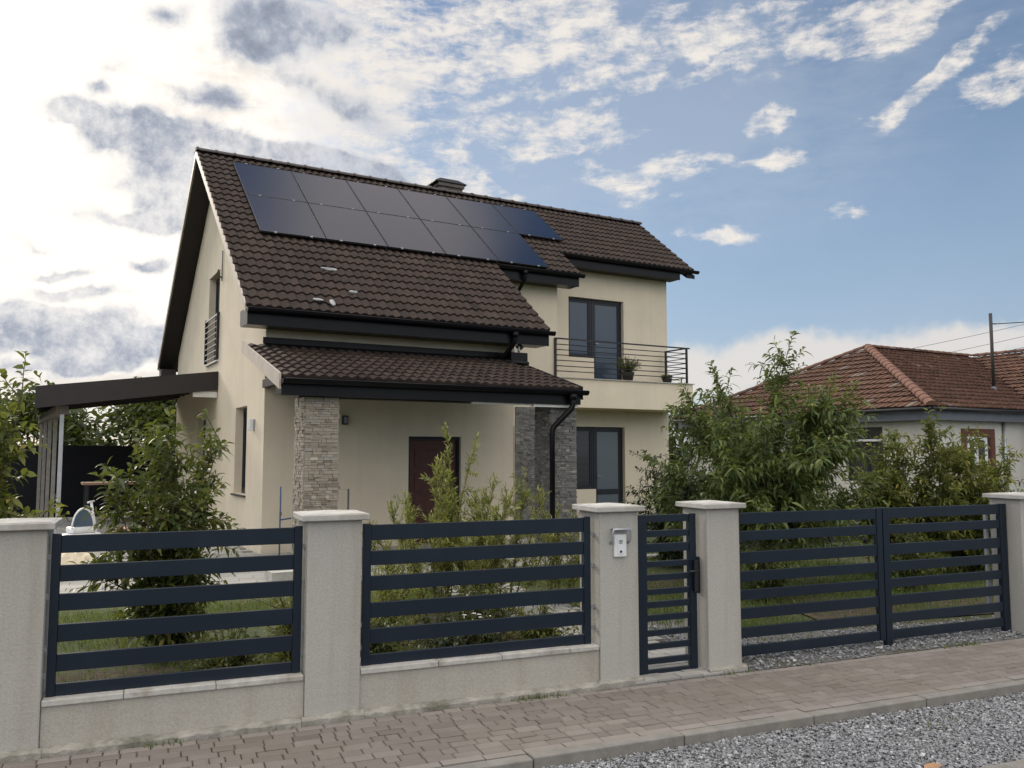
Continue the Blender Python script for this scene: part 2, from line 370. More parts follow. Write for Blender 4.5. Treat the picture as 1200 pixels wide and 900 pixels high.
    hs = N(nt, 'ShaderNodeHueSaturation'); hs.inputs['Saturation'].default_value = SKY_SAT; hs.inputs['Value'].default_value = SKY_VAL; L(sky.outputs[0], hs.inputs['Color'])
    # thin high haze: the clear blue pales towards the horizon, unevenly
    low = math_('ADD', sstep(sep.outputs[2], .62, .0), math_('MULTIPLY', math_('SUBTRACT', n0, .5), .5), clamp=True)
    c = mixv(math_('MULTIPLY', low, HAZE[0]), hs.outputs[0], HAZE[1])
    hz = sstep(math_('MULTIPLY', field([(900,60,700,300,10,1.0),(600,180,500,220,0,1.0)]), math_('ADD', st, n0)), .25, 1.3)
    c = mixv(math_('MULTIPLY', hz, .30), c, (.62, .66, .72))
    c = mixv(gl, c, (1.16, 1.09, 1.0))
    c = mixv(math_('MULTIPLY', wa, .92), c, (.92, .86, .79))
    dcol = ramp(nt, sstep(dkf, .3, 1.7), [(0, tuple(x/S for x in (.66, .68, .72))), (.5, tuple(x/S for x in (.40, .44, .53))), (1, tuple(x/S for x in (.20, .24, .33)))])
    hb = sstep(math_('ADD', field([(990,412,330,34,4,1.2),(850,445,260,60,0,1.0),(1150,400,160,22,6,.6),(120,442,320,18,0,1.2)]), math_('MULTIPLY', texd, .3)), .12, .95)
    c = mixv(math_('MULTIPLY', hb, .78), c, (.84, .78, .72))
    up = sstep(math_('ADD', field([(690,-700,330,250,-25,1.5),(480,-500,200,120,0,.5),(820,-900,260,160,0,.6)]), math_('MULTIPLY', texd, .25)), .15, 1.1)  # cloud added above the view for the solar panels to reflect
    c = mixv(math_('MULTIPLY', up, .75), c, (.95, .86, .80))
    c = mixc(nt, math_('MULTIPLY', da, .95), c, dcol)
    c = mixv(va, c, BACK_FILL)
    zen = math_('MULTIPLY', sstep(sep.outputs[2], .84, .97), math_('MULTIPLY_ADD', n0, .8, .5), clamp=True)      # bright cloud added at the zenith, unseen, for more light from above
    c = mixv(zen, c, ZEN_FILL)
    L(c, bg.inputs[0]); bg.inputs[1].default_value = S
HAZE = (.70, (.44, .55, .71))
SKY_SAT, SKY_VAL = 1.15, 1.0
BACK_FILL = (2.15, 2.06, 1.92)
ZEN_FILL = (4.2, 4.0, 3.7)
build_world()
sun = bpy.data.objects.new('sun', bpy.data.lights.new('sun', 'SUN')); COL.objects.link(sun)
sun.data.energy = 2.0; sun.data.angle = R(11); sun.data.color = (1, .90, .76)
sd = Vector((math.sin(SUN_AZ)*math.cos(SUN_EL), math.cos(SUN_AZ)*math.cos(SUN_EL), math.sin(SUN_EL)))
sun.rotation_euler = sd.to_track_quat('Z', 'Y').to_euler()
sc.view_settings.view_transform = 'Standard'; sc.view_settings.look = 'None'
sc.view_settings.exposure = 0.0; sc.view_settings.gamma = 1
sc.cycles.max_bounces = 6; sc.cycles.transparent_max_bounces = 6; sc.cycles.caustics_reflective = False; sc.cycles.caustics_refractive = False
sc.cycles.use_denoising = True

# ------------------------------------------------------------------ ground, road, sidewalk, paths
def fstruct(mb, name, mat, **k):
    o = mb.build(name, mat, **k); place(o, (0, 0, 0), FY); o['kind'] = 'structure'; return o
g = MB()
for (b0, b1, z0, z1) in ((-400, 3.2, -.16, -.16), (3.2, 5.50, -.16, -.16), (5.50, 5.75, -.16, -.01), (5.75, 60, -.01, -.01), (60, 1500, -.01, -.01)):
    g.face([(-900, b0, z0), (1500, b0, z0), (1500, b1, z1), (-900, b1, z1)])
fstruct(g, 'ground', 'ground')
g = MB(); g.face([(-40, -6, -.09), (60, -6, -.09), (60, 3.372, -.09), (-40, 3.372, -.09)]); fstruct(g, 'road', 'road')
def kerb_run(name, b0, b1, z0, z1, L, a0=-6, a1=30, bev=.012):
    mb = MB(); a = a0
    while a < a1:
        j = random.uniform(-.004, .004); mb.box(a+.004, a+L-.004, b0+j, b1+j, z0, z1+random.uniform(-.004, .004)); a += L
    return fstruct(mb, name, 'kerb', bevel=bev)
kerb_run('kerb', 4.43, 4.52, -.2, .002, 1.0, bev=.008)
kerb_run('far_kerb', 3.375, 3.47, -.2, -.045, .8)
# sidewalk pavers: each block real, with its own tint
mb = MB(); rh = .0915; b = 4.60; row = 0
while b < 5.47:
    a = -3.0 + random.uniform(0, .2)
    while a < 13:
        wd = random.choice((.165, .165, .165, .085, .125))
        dz = rng.normal(0, .0009); t = float(np.clip(rng.normal(.5 if b < 5.41 else .95, .14), 0, 1)); tx, ty = rng.normal(0, .0006, 2); jx, jy = rng.uniform(.0020, .0032), rng.uniform(.0046, .0060)
        x0, x1, y0, y1 = a+jx, a+wd-jx, b+jy, min(b+rh-jy, 5.492); c = .006
        zz = [dz-tx-ty, dz+tx-ty, dz+tx+ty, dz-tx+ty]
        o = [(x0,y0),(x1,y0),(x1,y1),(x0,y1)]; i_ = [(x0+c,y0+c),(x1-c,y0+c),(x1-c,y1-c),(x0+c,y1-c)]
        lo = [(*o[k], -.03) for k in range(4)]; mi = [(*o[k], zz[k]-.005) for k in range(4)]; hi = [(*i_[k], zz[k]) for k in range(4)]
        mb.face(hi, t)
        for k in range(4):
            kk = (k+1) % 4; mb.face([mi[k], mi[kk], hi[kk], hi[k]], t); mb.face([lo[k], lo[kk], mi[kk], mi[k]], t)
        a += wd
    b += rh if b > 4.53 else .075
    row += 1
a = -3.0                                             # pale edging row along the kerb
while a < 13:
    mb.box(a+.004, a+.246, 4.526, 4.597, -.03, .001+rng.normal(0, .002), float(np.clip(rng.normal(.95, .1), 0, 1))); a += .25
sw = fstruct(mb, 'sidewalk', 'paver', recalc=False)
g = MB(); g.box(-3, 13, 4.521, 5.62, -.15, -.010); fstruct(g, 'sidewalk_joint_bed', 'joint')
# loose stones
def stones(mb, n, a0, a1, b0, b1, z, smin, smax, accept=None, tmu=.45):
    base = np.array([(1,0,0),(-1,0,0),(0,1,0),(0,-1,0),(0,0,1),(0,0,-1)], float)
    fc = [(0,2,4),(2,1,4),(1,3,4),(3,0,4),(2,0,5),(1,2,5),(3,1,5),(0,3,5)]
    cube = np.array([(x,y,w) for x in (-1,1) for y in (-1,1) for w in (-1,1)], float)*.62
    cf = [(0,1,3,2),(4,6,7,5),(0,4,5,1),(2,3,7,6),(0,2,6,4),(1,5,7,3)]
    for _ in range(n):
        a, b = rng.uniform(a0, a1), rng.uniform(b0, b1)
        if accept and not accept(a, b): continue
        s = rng.uniform(smin, smax)*.5
        pts, faces = (base, fc) if rng.random() < .4 else (cube, cf)
        sc_ = np.array([s*rng.uniform(.8, 1.5), s*rng.uniform(.6, 1), s*rng.uniform(.4, .8)])
        q = pts*(1+rng.normal(0, .2, pts.shape))*sc_
        an = rng.uniform(0, 6.28); ca, sa = math.cos(an), math.sin(an); ti = rng.normal(0, .45); ct, s_t = math.cos(ti), math.sin(ti)
        q = np.stack([q[:,0], q[:,1]*ct-q[:,2]*s_t, q[:,1]*s_t+q[:,2]*ct], 1)
        q = np.stack([q[:,0]*ca-q[:,1]*sa, q[:,0]*sa+q[:,1]*ca, q[:,2]], 1)
        q += (a, b, z + rng.uniform(0, .012) + sc_[2]*.3)
        i = len(mb.v); mb.v += [tuple(p) for p in q]; t = float(np.clip(rng.normal(tmu, .23), 0, 1)); mb.t += [t]*len(q)
        for ff in faces: mb.f.append(tuple(i+k for k in ff)); mb.sm.append(False)
g = MB(); g.face([(-6, 3.47, -.072), (30, 3.47, -.072), (30, 4.431, -.072), (-6, 4.431, -.072)]); fstruct(g, 'gravel_strip', 'gravel_bed')
mb = MB(); stones(mb, 30000, 1.6, 6.9, 3.47, 4.43, -.069, .010, .026); stones(mb, 300, 1.6, 6.9, 3.47, 4.41, -.064, .028, .045, tmu=.5)
place(mb.build('loose_gravel', 'gravel', recalc=False), (0, 0, 0), FY)['kind'] = 'stuff'
# driveway gravel, path, terrace, soil beds behind the fence
g = MB(); g.face([(4.31, 5.497, 0), (9.5, 5.497, 0), (9.5, 6.15, 0), (7.2, 6.35, 0), (5.6, 6.5, 0), (5.0, 7.4, 0), (4.31, 8.6, 0)]); fstruct(g, 'driveway', 'gravel_bed')
mb = MB(); stones(mb, 9000, 4.33, 8.8, 5.50, 7.6, .003, .014, .034, lambda a, b: b < 6.25 + max(0, 5.3-a)*1.3 + .15*math.sin(a*2.2) + rng.uniform(-.3, .25), .42)
place(mb.build('driveway_gravel', 'gravel', recalc=False), (0, 0, 0), FY)['kind'] = 'stuff'
def paver_field(name, mat, poly, z, w, h, joint=.006):
    from mathutils.geometry import intersect_point_quad_2d
    mb = MB(); A = [Vector(p) for p in poly]
    a0, a1 = min(p.x for p in A), max(p.x for p in A); b0, b1 = min(p.y for p in A), max(p.y for p in A)
    b, r = b0, 0
    while b < b1:
        a = a0 + (r % 2)*w*.5
        while a < a1:
            if intersect_point_quad_2d(Vector((a+w/2, b+h/2)), *A):
                t = float(np.clip(rng.normal(.5, .2), 0, 1)); dz = z + rng.normal(0, .0015)
                mb.box(a+joint/2, a+w-joint/2, b+joint/2, b+h-joint/2, z-.03, dz, t)
            a += w
        b += h; r += 1
    return fstruct(mb, name, mat, recalc=False)
paver_field('path', 'paver_grey', [(3.36, 5.50), (4.32, 5.50), (4.2, 11.5), (3.3, 11.5)], .022, .2, .115)
g = MB(); g.face([(3.3, 5.497, .004), (4.309, 5.497, .004), (4.3, 11.6, .004), (3.2, 11.6, .004)]); fstruct(g, 'path_joint_bed', 'joint')
hp = lambda u, v: (lambda p: (p[0]*math.cos(FY)+p[1]*math.sin(FY), -p[0]*math.sin(FY)+p[1]*math.cos(FY)))(HA(u, v))
paver_field('terrace', 'paver_grey', [hp(-2.5, 10.9), hp(8.9, 10.9), hp(8.9, 14.3), hp(-2.5, 14.3)], .05, .4, .25, .008)
paver_field('carport_paving', 'paver_grey', [hp(-2.5, 14.3), hp(3.32, 14.3), hp(3.32, 25), hp(-2.5, 25)], .03, .4, .25, .008)
g = MB(); g.face([(-1.5, 5.76, .002), (3.1, 5.76, .002), (3.1, 7.3, .002), (-1.5, 7.5, .002)]); g.face([(1.2, 7.3, .003), (3.25, 7.3, .003), (3.2, 9.6, .003), (1.6, 9.6, .003)])
g.face([(6.2, 6.6, .004), (9.8, 6.3, .004), (10.5, 7.2, .004), (6.4, 7.3, .004)]); g.face([(4.7, 9.0, .004), (7.0, 9.3, .004), (7.0, 10.0, .004), (4.7, 9.6, .004)])
fstruct(g, 'soil', 'soil')
def grass(name, n, region, hmin, hmax, accept=None):
    a = rng.uniform(region[0], region[1], n*2); b = rng.uniform(region[2], region[3], n*2)
    den = np.sin(a*1.7+.6*np.sin(b*2.3))*np.sin(b*1.9+1.1*np.sin(a*1.3)) + rng.normal(0, .45, n*2)
    ok = den > -.25
    if accept is not None: ok &= accept(a, b)
    a, b = a[ok][:n], b[ok][:n]; n = len(a)
    h = rng.uniform(hmin, hmax, n); an = rng.uniform(0, 6.28, n); lean = rng.normal(0, .35, (n, 2)); w = .0045
    v = np.zeros((n, 3, 3)); v[:, 0] = np.stack([a-w*np.cos(an), b-w*np.sin(an), np.full(n, -.005)], 1)
    v[:, 1] = np.stack([a+w*np.cos(an), b+w*np.sin(an), np.full(n, -.005)], 1)
    v[:, 2] = np.stack([a+lean[:, 0]*h, b+lean[:, 1]*h, h], 1)
    mesh_np(name, v.reshape(-1, 3), np.arange(3*n).reshape(-1, 3), np.repeat(np.clip(rng.normal(.5, .22, n), 0, 1), 3), 'grass', kind='stuff', rz=FY)
def mesh_np(name, v, faces, tint, mat, parent=None, kind=None, rz=0, loc=(0, 0, 0)):
    me = bpy.data.meshes.new(name); k = faces.shape[1]
    me.vertices.add(len(v)); me.vertices.foreach_set('co', np.ascontiguousarray(v, dtype=np.float32).ravel())
    me.loops.add(faces.size); me.loops.foreach_set('vertex_index', faces.astype(np.int32).ravel())
    me.polygons.add(len(faces)); me.polygons.foreach_set('loop_start', np.arange(0, faces.size, k, dtype=np.int32))
    me.update(calc_edges=True)
    at = me.attributes.new('tint', 'FLOAT', 'POINT'); at.data.foreach_set('value', np.ascontiguousarray(tint, dtype=np.float32))
    me.materials.append(M[mat])
    o = bpy.data.objects.new(name, me); COL.objects.link(o)
    if parent: o.parent = parent
    o.location = loc; o.rotation_euler = (0, 0, rz)
    if kind: o['kind'] = kind
    return o
offpath = lambda a, b: ~((a > 3.2) & (a < 4.36) & (b < 11.6))
grass('lawn', 60000, (-3, 13, 6.6, 13.5), .03, .09, lambda a, b: offpath(a, b) & ~((a > 4.3) & (b < 6.5 + np.maximum(0, 5.3-a)*1.2)) & ~((a < 3.2) & (b > 10.2)))
grass('grass_tufts', 2500, (-1.2, 9, 5.8, 7.4), .03, .10, lambda a, b: offpath(a, b) & (rng.random(len(a)) < .5))
tag(bpy.data.objects['lawn'], 'short patchy green lawn seen between the fence slats', 'grass')
tag(bpy.data.objects['grass_tufts'], 'sparse grass tufts in the soil just behind the fence', 'grass')
tag(bpy.data.objects['loose_gravel'], 'loose grey crushed stones between the sidewalk kerb and the road', 'gravel')
tag(bpy.data.objects['driveway_gravel'], 'loose grey stones under and behind the double gate', 'gravel')
grass('weeds', 900, (-1.5, 8.5, 5.44, 5.52), .01, .045, lambda a, b: (np.sin(a*3.1)+np.sin(a*7.7+1) > .7) & ~((a > 3.4) & (a < 3.97)))
tag(bpy.data.objects['weeds'], 'tiny weeds growing along the foot of the street fence', 'weeds')
grass('gravel_weeds', 700, (2.0, 6.8, 3.5, 4.38), .012, .05, lambda a, b: (np.sin(a*2.9+b*3)+np.sin(a*5.3-b*6+1) > 1.25))
bpy.data.objects['gravel_weeds'].location.z = -.062; tag(bpy.data.objects['gravel_weeds'], 'small weed patches in the roadside gravel', 'weeds')

# ------------------------------------------------------------------ street fence
FB = 5.556
def rough_footing(x0, x1, yb, h, parent, o):
    mb = MB(); n = int((x1-x0)/.035); yf = [FB-.043+random.gauss(0, .0035) for _ in range(n+1)]; zt = [h+random.gauss(0, .0035) for _ in range(n+1)]; zb = [h+.004+random.gauss(0, .003) for _ in range(n+1)]
    for i in range(n):
        a, b_ = x0+(x1-x0)*i/n, x0+(x1-x0)*(i+1)/n
        mb.face([(a, yf[i]-.006, -.1), (b_, yf[i+1]-.006, -.1), (b_, yf[i+1], zt[i+1]-.012), (a, yf[i], zt[i]-.012)], smooth=True)
        mb.face([(a, yf[i], zt[i]-.012), (b_, yf[i+1], zt[i+1]-.012), (b_, yf[i+1]+.012, zt[i+1]), (a, yf[i]+.012, zt[i])], smooth=True)
        mb.face([(a, yf[i]+.012, zt[i]), (b_, yf[i+1]+.012, zt[i+1]), (b_, yb, zb[i+1]), (a, yb, zb[i])], smooth=True)
    for i, x in ((0, x0), (n, x1)): mb.face([(x, yf[i]-.006, -.1), (x, yf[i], zt[i]-.012), (x, yf[i]+.012, zt[i]), (x, yb, zb[i]), (x, yb, -.1)])
    return mb.build('footing', 'footing', parent, o)
def pillar(a0, a1, label):
    t = thing('gate_pillar', label, 'pillar', FA(a0, FB), FY, 'stuccoed pillars of the street fence'); o = (a0, FB, 0); d = .33
    mb = MB(); mb.box(a0, a1, FB, FB+d, -.1, 1.262); mb.build('shaft', 'pillar', t, o, .008)
    mb = MB(); e = .042; x0, x1, y0, y1 = a0-e, a1+e, FB-e, FB+d+e; zc = 1.262; i = .02
    mb.hexa([(x0,y0,zc),(x1,y0,zc),(x1,y1,zc),(x0,y1,zc),(x0,y0,zc+.04),(x1,y0,zc+.04),(x1,y1,zc+.04),(x0,y1,zc+.04)])
    m = ((x0+x1)/2, (y0+y1)/2, zc+.058); c = [(x0+i,y0+i,zc+.0415),(x1-i,y0+i,zc+.0415),(x1-i,y1-i,zc+.0415),(x0+i,y1-i,zc+.0415)]
    for k in range(4): mb.face([c[k], c[(k+1) % 4], m])
    mb.face(c[::-1]); mb.build('cap', 'cap', t, o, .006)
    rough_footing(a0-.02, a1+.02, FB-.001, .040, t, o)
    return t
P = [(-.93, -.552), (.921, 1.274), (3.047, 3.375), (3.998, 4.308), (7.572, 7.90)]
PL = ['grey stucco pillar cut by the left edge of the photo', 'grey stucco pillar between the two wide navy fence panels',
      'grey stucco pillar carrying the white intercom left of the narrow gate', 'grey stucco pillar between the narrow gate and the double gate',
      'grey stucco pillar at the far right end of the double gate']
pil = [pillar(*p, l) for p, l in zip(P, PL)]
def lowwall(a0, a1, label):
    t = thing('low_wall', label, 'wall', FA(a0, FB), FY, 'low walls under the fence panels'); o = (a0, FB, 0)
    mb = MB(); mb.box(a0+.003, a1-.003, FB+.022, FB+.30, -.1, .262); mb.build('wall', 'wall_low', t, o)
    mb = MB(); x = a0+.004
    while x < a1-.01:
        x1 = min(x+random.uniform(.42, .55), a1-.004)
        if a1-x1 < .2: x1 = a1-.004
        mb.box(x, x1-.003, FB+.004, FB+.32, .262, .298+random.uniform(-.002, .002)); x = x1
    mb.build('coping', 'coping', t, o, .006)
    rough_footing(a0+.022, a1-.022, FB+.021, .034, t, o)
lowwall(-.552, .921, 'low stucco wall under the left navy fence panel')
lowwall(1.274, 3.047, 'low stucco wall under the navy fence panel left of the intercom pillar')
def slat_thing(name, label, cat, a0, a1, zs, z0, z1, stile, bfront, dep=.024, sb=None, extra=None, group=None):
    t = thing(name, label, cat, FA(a0, bfront), FY, group); o = (a0, bfront, 0)
    sl, sr = stile
    for s0, s1 in ((a0, a0+sl), (a1-sr, a1)):
        mb = MB(); mb.box(s0, s1, bfront+(sb or 0)-.004, bfront+(sb or 0)+.042, z0, z1); mb.build('post', 'navy', t, o, .003)
    mb = MB()
    for zt, zb in zs: mb.box(a0+(sl if not sb else .004)+.001, a1-(sr if not sb else .004)-.001, bfront+.003, bfront+.003+dep, zb, zt)
    mb.build('slat_panel', 'navy', t, o, .0025)
    if extra: extra(t, o)
    return t
ZP = [(1.218, 1.115), (1.045, .95), (.88, .782), (.705, .605), (.535, .437), (.368, .300)]
def clips(side):
    def fn(t, o):
        for z in (1.08, .85, .55, .40):
            for s in side:
                mb = MB(); mb.box(s[0], s[1], FB+.09, FB+.12, z, z+.03); mb.build('bracket', 'galv', t, o)
    return fn
GP = 'navy metal fence panels on the low walls'
slat_thing('fence_panel', 'navy slatted metal fence panel at the left, beside the cut-off pillar', 'fence panel', -.535, .902, ZP, .300, 1.226, (.047, .052), FB+.075, extra=clips([(-.552, -.536), (.903, .920)]), group=GP)
slat_thing('fence_panel', 'navy slatted metal fence panel in front of the narrow-leaved shrubs', 'fence panel', 1.302, 3.008, ZP, .300, 1.226, (.052, .055), FB+.075, extra=clips([(1.275, 1.301), (3.009, 3.046)]), group=GP)
GZ = [(1.22,1.163),(1.10,1.05),(1.0,.935),(.865,.82),(.765,.717),(.655,.61),(.56,.51),(.46,.412),(.345,.30),(.245,.198),(.135,.09),(.05,.002)]
def lock(t, o):
    mb = MB(); mb.box(3.925, 3.955, FB+.066, FB+.085, .62, .86); mb.tube([(3.94, FB+.085, .78), (3.94, FB+.045, .78), (3.86, FB+.04, .78)], .008); mb.build('handle', 'rail_metal', t, o)
    mb = MB(); mb.box(3.972, 3.996, FB+.10, FB+.13, .60, .88); mb.build('strike_plate', 'rail_metal', t, o)
slat_thing('garden_gate', 'narrow navy slatted pedestrian gate with handle between two pillars', 'gate', 3.428, 3.962, GZ, .002, 1.222, (.082, .062), FB+.10, extra=lock)
DZ = [(1.208,1.115),(1.06,.98),(.89,.795),(.735,.65),(.585,.505),(.44,.352),(.285,.20),(.14,.058)]
GD = 'leaves of the double drive gate'
slat_thing('drive_gate_leaf', 'left leaf of the navy slatted double gate, next to the narrow gate', 'gate', 4.355, 5.975, DZ, .058, 1.212, (.06, .062), FB+.15, group=GD)
t = slat_thing('drive_gate_leaf', 'right leaf of the navy slatted double gate, by the far pillar', 'gate', 5.985, 7.562, DZ, .0, 1.212, (.075, .085), FB+.15, group=GD)
mb = MB(); mb.box(7.40, 7.43, FB+.24, FB+.27, .25, 1.15); mb.build('rear_brace', 'galv', t, (5.985, FB+.15, 0))
# intercom with its little canopy
t = thing('intercom', 'white door intercom under a small metal canopy on the pillar', 'intercom', FA(3.2, FB), FY); o = (3.2, FB, 0)
mb = MB(); mb.box(3.158, 3.262, FB-.022, FB-.001, .93, 1.095); mb.build('housing', 'plastic_w', t, o, .006)
mb = MB(); mb.box(3.183, 3.237, FB-.025, FB-.0225, .95, 1.075); mb.build('face_plate', 'plastic_w', t, o)
mb = MB(); mb.box(3.202, 3.218, FB-.031, FB-.0255, .962, .978); mb.build('button', 'rail_metal', t, o, .002)
mb = MB(); [mb.box(3.195, 3.225, FB-.0275, FB-.0255, 1.03+.01*k, 1.034+.01*k) for k in range(3)]; mb.build('speaker_slots', 'rail_metal', t, o)
mb = MB(); mb.tube([(3.135, FB-.002, 1.03), (3.135, FB-.03, 1.05), (3.135, FB-.045, 1.125), (3.14, FB-.045, 1.135), (3.28, FB-.045, 1.135), (3.285, FB-.045, 1.125), (3.285, FB-.03, 1.05), (3.285, FB-.002, 1.03)], .0085, 8)
mb.box(3.14, 3.28, FB-.05, FB-.001, 1.137, 1.142); mb.build('canopy', 'galv', t, o)
# dry leaf on the gravel
mb = MB(); c = (4.02, 3.54, -.034)
pts = [(-.07,0,.0),(-.03,.03,.012),(.03,.026,.016),(.075,0,.004),(.03,-.02,.006),(-.03,-.024,.002)]
for a, b_ in ((0,1),(1,2),(2,3),(3,4),(4,5),(5,0)): mb.face([(c[0]+pts[a][0], c[1]+pts[a][1], c[2]+pts[a][2]), (c[0]+pts[b_][0], c[1]+pts[b_][1], c[2]+pts[b_][2]), (c[0], c[1], c[2]+.006)])
tag(place(mb.build('dry_leaf', 'dryleaf', recalc=False), (0, 0, 0), FY), 'single dry brown leaf lying on the roadside gravel', 'leaf')

# ------------------------------------------------------------------ main house
U0, V0 = 3.34, 14.30
house = thing('family_house', 'cream two storey house with dark tiled stepped roof, balcony and solar panels', 'house', HA(U0, V0), HY)
HO = (U0, V0, 0)
RU0, RV, RZ, EV, EZ = 2.89, 19.285, 8.331, 13.804, 4.054
SL = (RZ-EZ)/(RV-EV); TH = math.atan(SL); LL = math.hypot(RZ-EZ, RV-EV)
def roofz(v): return RZ - SL*abs(RV - v)
def wall(mb, p, s0, s1, top, holes=(), depth=.16, z0=-.2, breaks=(), base=None):
    """p(s, depth, z) -> point; depth 0 is the outer face.  Cells between the cuts that no hole covers, with reveals round each hole."""
    cuts = sorted({s0, s1, *breaks, *[h[0] for h in holes], *[h[1] for h in holes]})
    cuts = [c for c in cuts if s0 <= c <= s1]
    zc = sorted({z0, *[h[2] for h in holes], *[h[3] for h in holes]})
    inside = lambda s, z: any(h[0] < s < h[1] and h[2] < z < h[3] for h in holes)
    n = len(cuts)-1; open_ = {}
    for i in range(n):
        sm = (cuts[i]+cuts[i+1])/2
        for j in range(len(zc)): open_[i, j] = j < len(zc)-1 and inside(sm, (zc[j]+zc[j+1])/2)
        for j in range(len(zc)):
            a, b_ = cuts[i], cuts[i+1]
            za = zc[j]; zb = zc[j+1] if j < len(zc)-1 else None
            if open_[i, j]: continue
            ta, tb = (top(a), top(b_)) if zb is None else (min(zb, top(a)), min(zb, top(b_)))
            if ta <= za+1e-4 and tb <= za+1e-4: continue
            ta, tb = max(ta, za), max(tb, za)
            mb.face([p(a, 0, za), p(b_, 0, za), p(b_, 0, tb), p(a, 0, ta)])
    for i in range(n):
        for j in range(len(zc)-1):
            if not open_[i, j]: continue
            a, b_, za, zb = cuts[i], cuts[i+1], zc[j], zc[j+1]
            if i == 0 or not open_[i-1, j]: mb.face([p(a, 0, za), p(a, depth, za), p(a, depth, zb), p(a, 0, zb)])
            if i == n-1 or not open_[i+1, j]: mb.face([p(b_, 0, za), p(b_, depth, za), p(b_, depth, zb), p(b_, 0, zb)])
            if j == 0 or not open_[i, j-1]: mb.face([p(a, 0, za), p(b_, 0, za), p(b_, depth, za), p(a, depth, za)])
            if not open_[i, j+1]: mb.face([p(a, 0, zb), p(b_, 0, zb), p(b_, depth, zb), p(a, depth, zb)])
front = lambda v: (lambda s, d, z: (s, v+d, z))
gable = lambda s, d, z: (U0+d, s, z)
RW, MW, LU, MU, EU = 17.42, 16.5, 8.13, 10.56, 14.62     # right and middle wall planes, corners
VB = 24.27
mb = MB()
H_front = [(5.94, 7.0, -.2, 2.0)]
wall(mb, front(V0), U0, LU, lambda s: 3.78, H_front)
H_gab = [(15.6, 16.58, .94, 2.55), (18.55, 19.80, 3.66, 5.62), (19.78, 20.85, .98, 2.53)]
wall(mb, gable, V0, VB, lambda s: roofz(s)-.18, H_gab, breaks=(RV, *[RV+k*(RZ-.18-z)/SL for z in (.94, .98, 2.53, 2.55, 3.66, 5.62) for k in (-1, 1)]), depth=.30)
H_mid = [(8.45, 9.40, -.2, 2.30)]
wall(mb, front(MW), LU, MU, lambda s: roofz(MW)-.3, H_mid)
H_r = [(11.48, 12.24, 4.08, 5.60), (12.24, 13.18, 3.47, 5.60), (11.60, 12.27, .80, 2.35), (12.27, 13.18, .12, 2.35)]
wall(mb, front(RW), MU, EU, lambda s: roofz(RW)-.3, H_r)
mb.face([(LU, V0, -.2), (LU, MW, -.2), (LU, MW, roofz(MW)-.2), (LU, V0, roofz(V0)-.2)])
mb.face([(MU, MW, -.2), (MU, RW, -.2), (MU, RW, roofz(RW)-.2), (MU, MW, roofz(MW)-.2)])
wall(mb, lambda s, d, z: (EU-d, s, z), RW, VB, lambda s: roofz(s)-.18, (), breaks=(RV,))
wall(mb, lambda s, d, z: (s, VB-d, z), U0, EU, lambda s: roofz(VB)-.2, ())
mb.build('wall', 'stucco', house, HO, recalc=False)
# roof: real corrugated courses
def tilefield(mb, org, eu, es, en, u0, u1, L, course=.331, p=.163, amp=.034, step=.032, tintf=None, flat=False):
    """org: eave corner, eu along the eave, es up the slope, en normal"""
    org, eu, es, en = map(Vector, (org, eu, es, en)); n = max(2, int(round((u1-u0)/p*8)))
    us = [u0+(u1-u0)*i/n for i in range(n+1)]
    def w(u): 
        x = (u/p) % 1.0
        return amp*(.5+.5*math.cos(2*math.pi*x))**.8 if not flat else amp*(1 if x < .18 else .25*math.sin((x-.18)/.82*math.pi))
    k = 0; s = 0.0; tt_ = {}
    while s < L-.01:
        e = min(s+course, L); b = len(mb.v); jit = random.uniform(-.006, .006)
        for r, (ss, hh) in enumerate(((s-.012, step-.03), (s-.012, step), (s+.02, step), (e+.012, 0))):
            for u in us:
                tt = tt_.setdefault((k, int(u/p)), float(np.clip(rng.normal(.5, .13), 0, 1)))
                q = org + eu*u + es*(ss+jit*(r < 3)) + en*(hh + w(u)*(0.0 if r == 0 else 1))
                mb.v.append(tuple(q)); mb.t.append(tt)
        m = n+1
        for r in range(3):
            for i in range(n):
                mb.f.append((b+r*m+i, b+r*m+i+1, b+(r+1)*m+i+1, b+(r+1)*m+i)); mb.sm.append(r == 2)
        s = e; k += 1
es = (0, math.cos(TH), math.sin(TH)); en = (0, -math.sin(TH), math.cos(TH))
UL, UM, UR = 8.65, 10.92, 15.2
tM, tR = .588, .405
mb = MB()
ncrs = 24
crs = LL/ncrs
def eave_pt(t): return (0, RV+(EV-RV)*t, RZ+(EZ-RZ)*t)
kM, kR = round(ncrs*(1-tM)), round(ncrs*(1-tR))
tM, tR = 1-kM/ncrs, 1-kR/ncrs
for u0, u1, t in ((RU0, UL, 1.0), (UL, UM, tM), (UM, UR, tR)): tilefield(mb, eave_pt(t), (1, 0, 0), es, en, u0, u1, LL*t, crs)
tilefield(mb, (0, 2*RV-EV, EZ), (1, 0, 0), (0, -math.cos(TH), math.sin(TH)), (0, math.sin(TH), math.cos(TH)), RU0, UR, LL, crs)
roof = mb.build('roof', 'tile', house, HO, recalc=False)
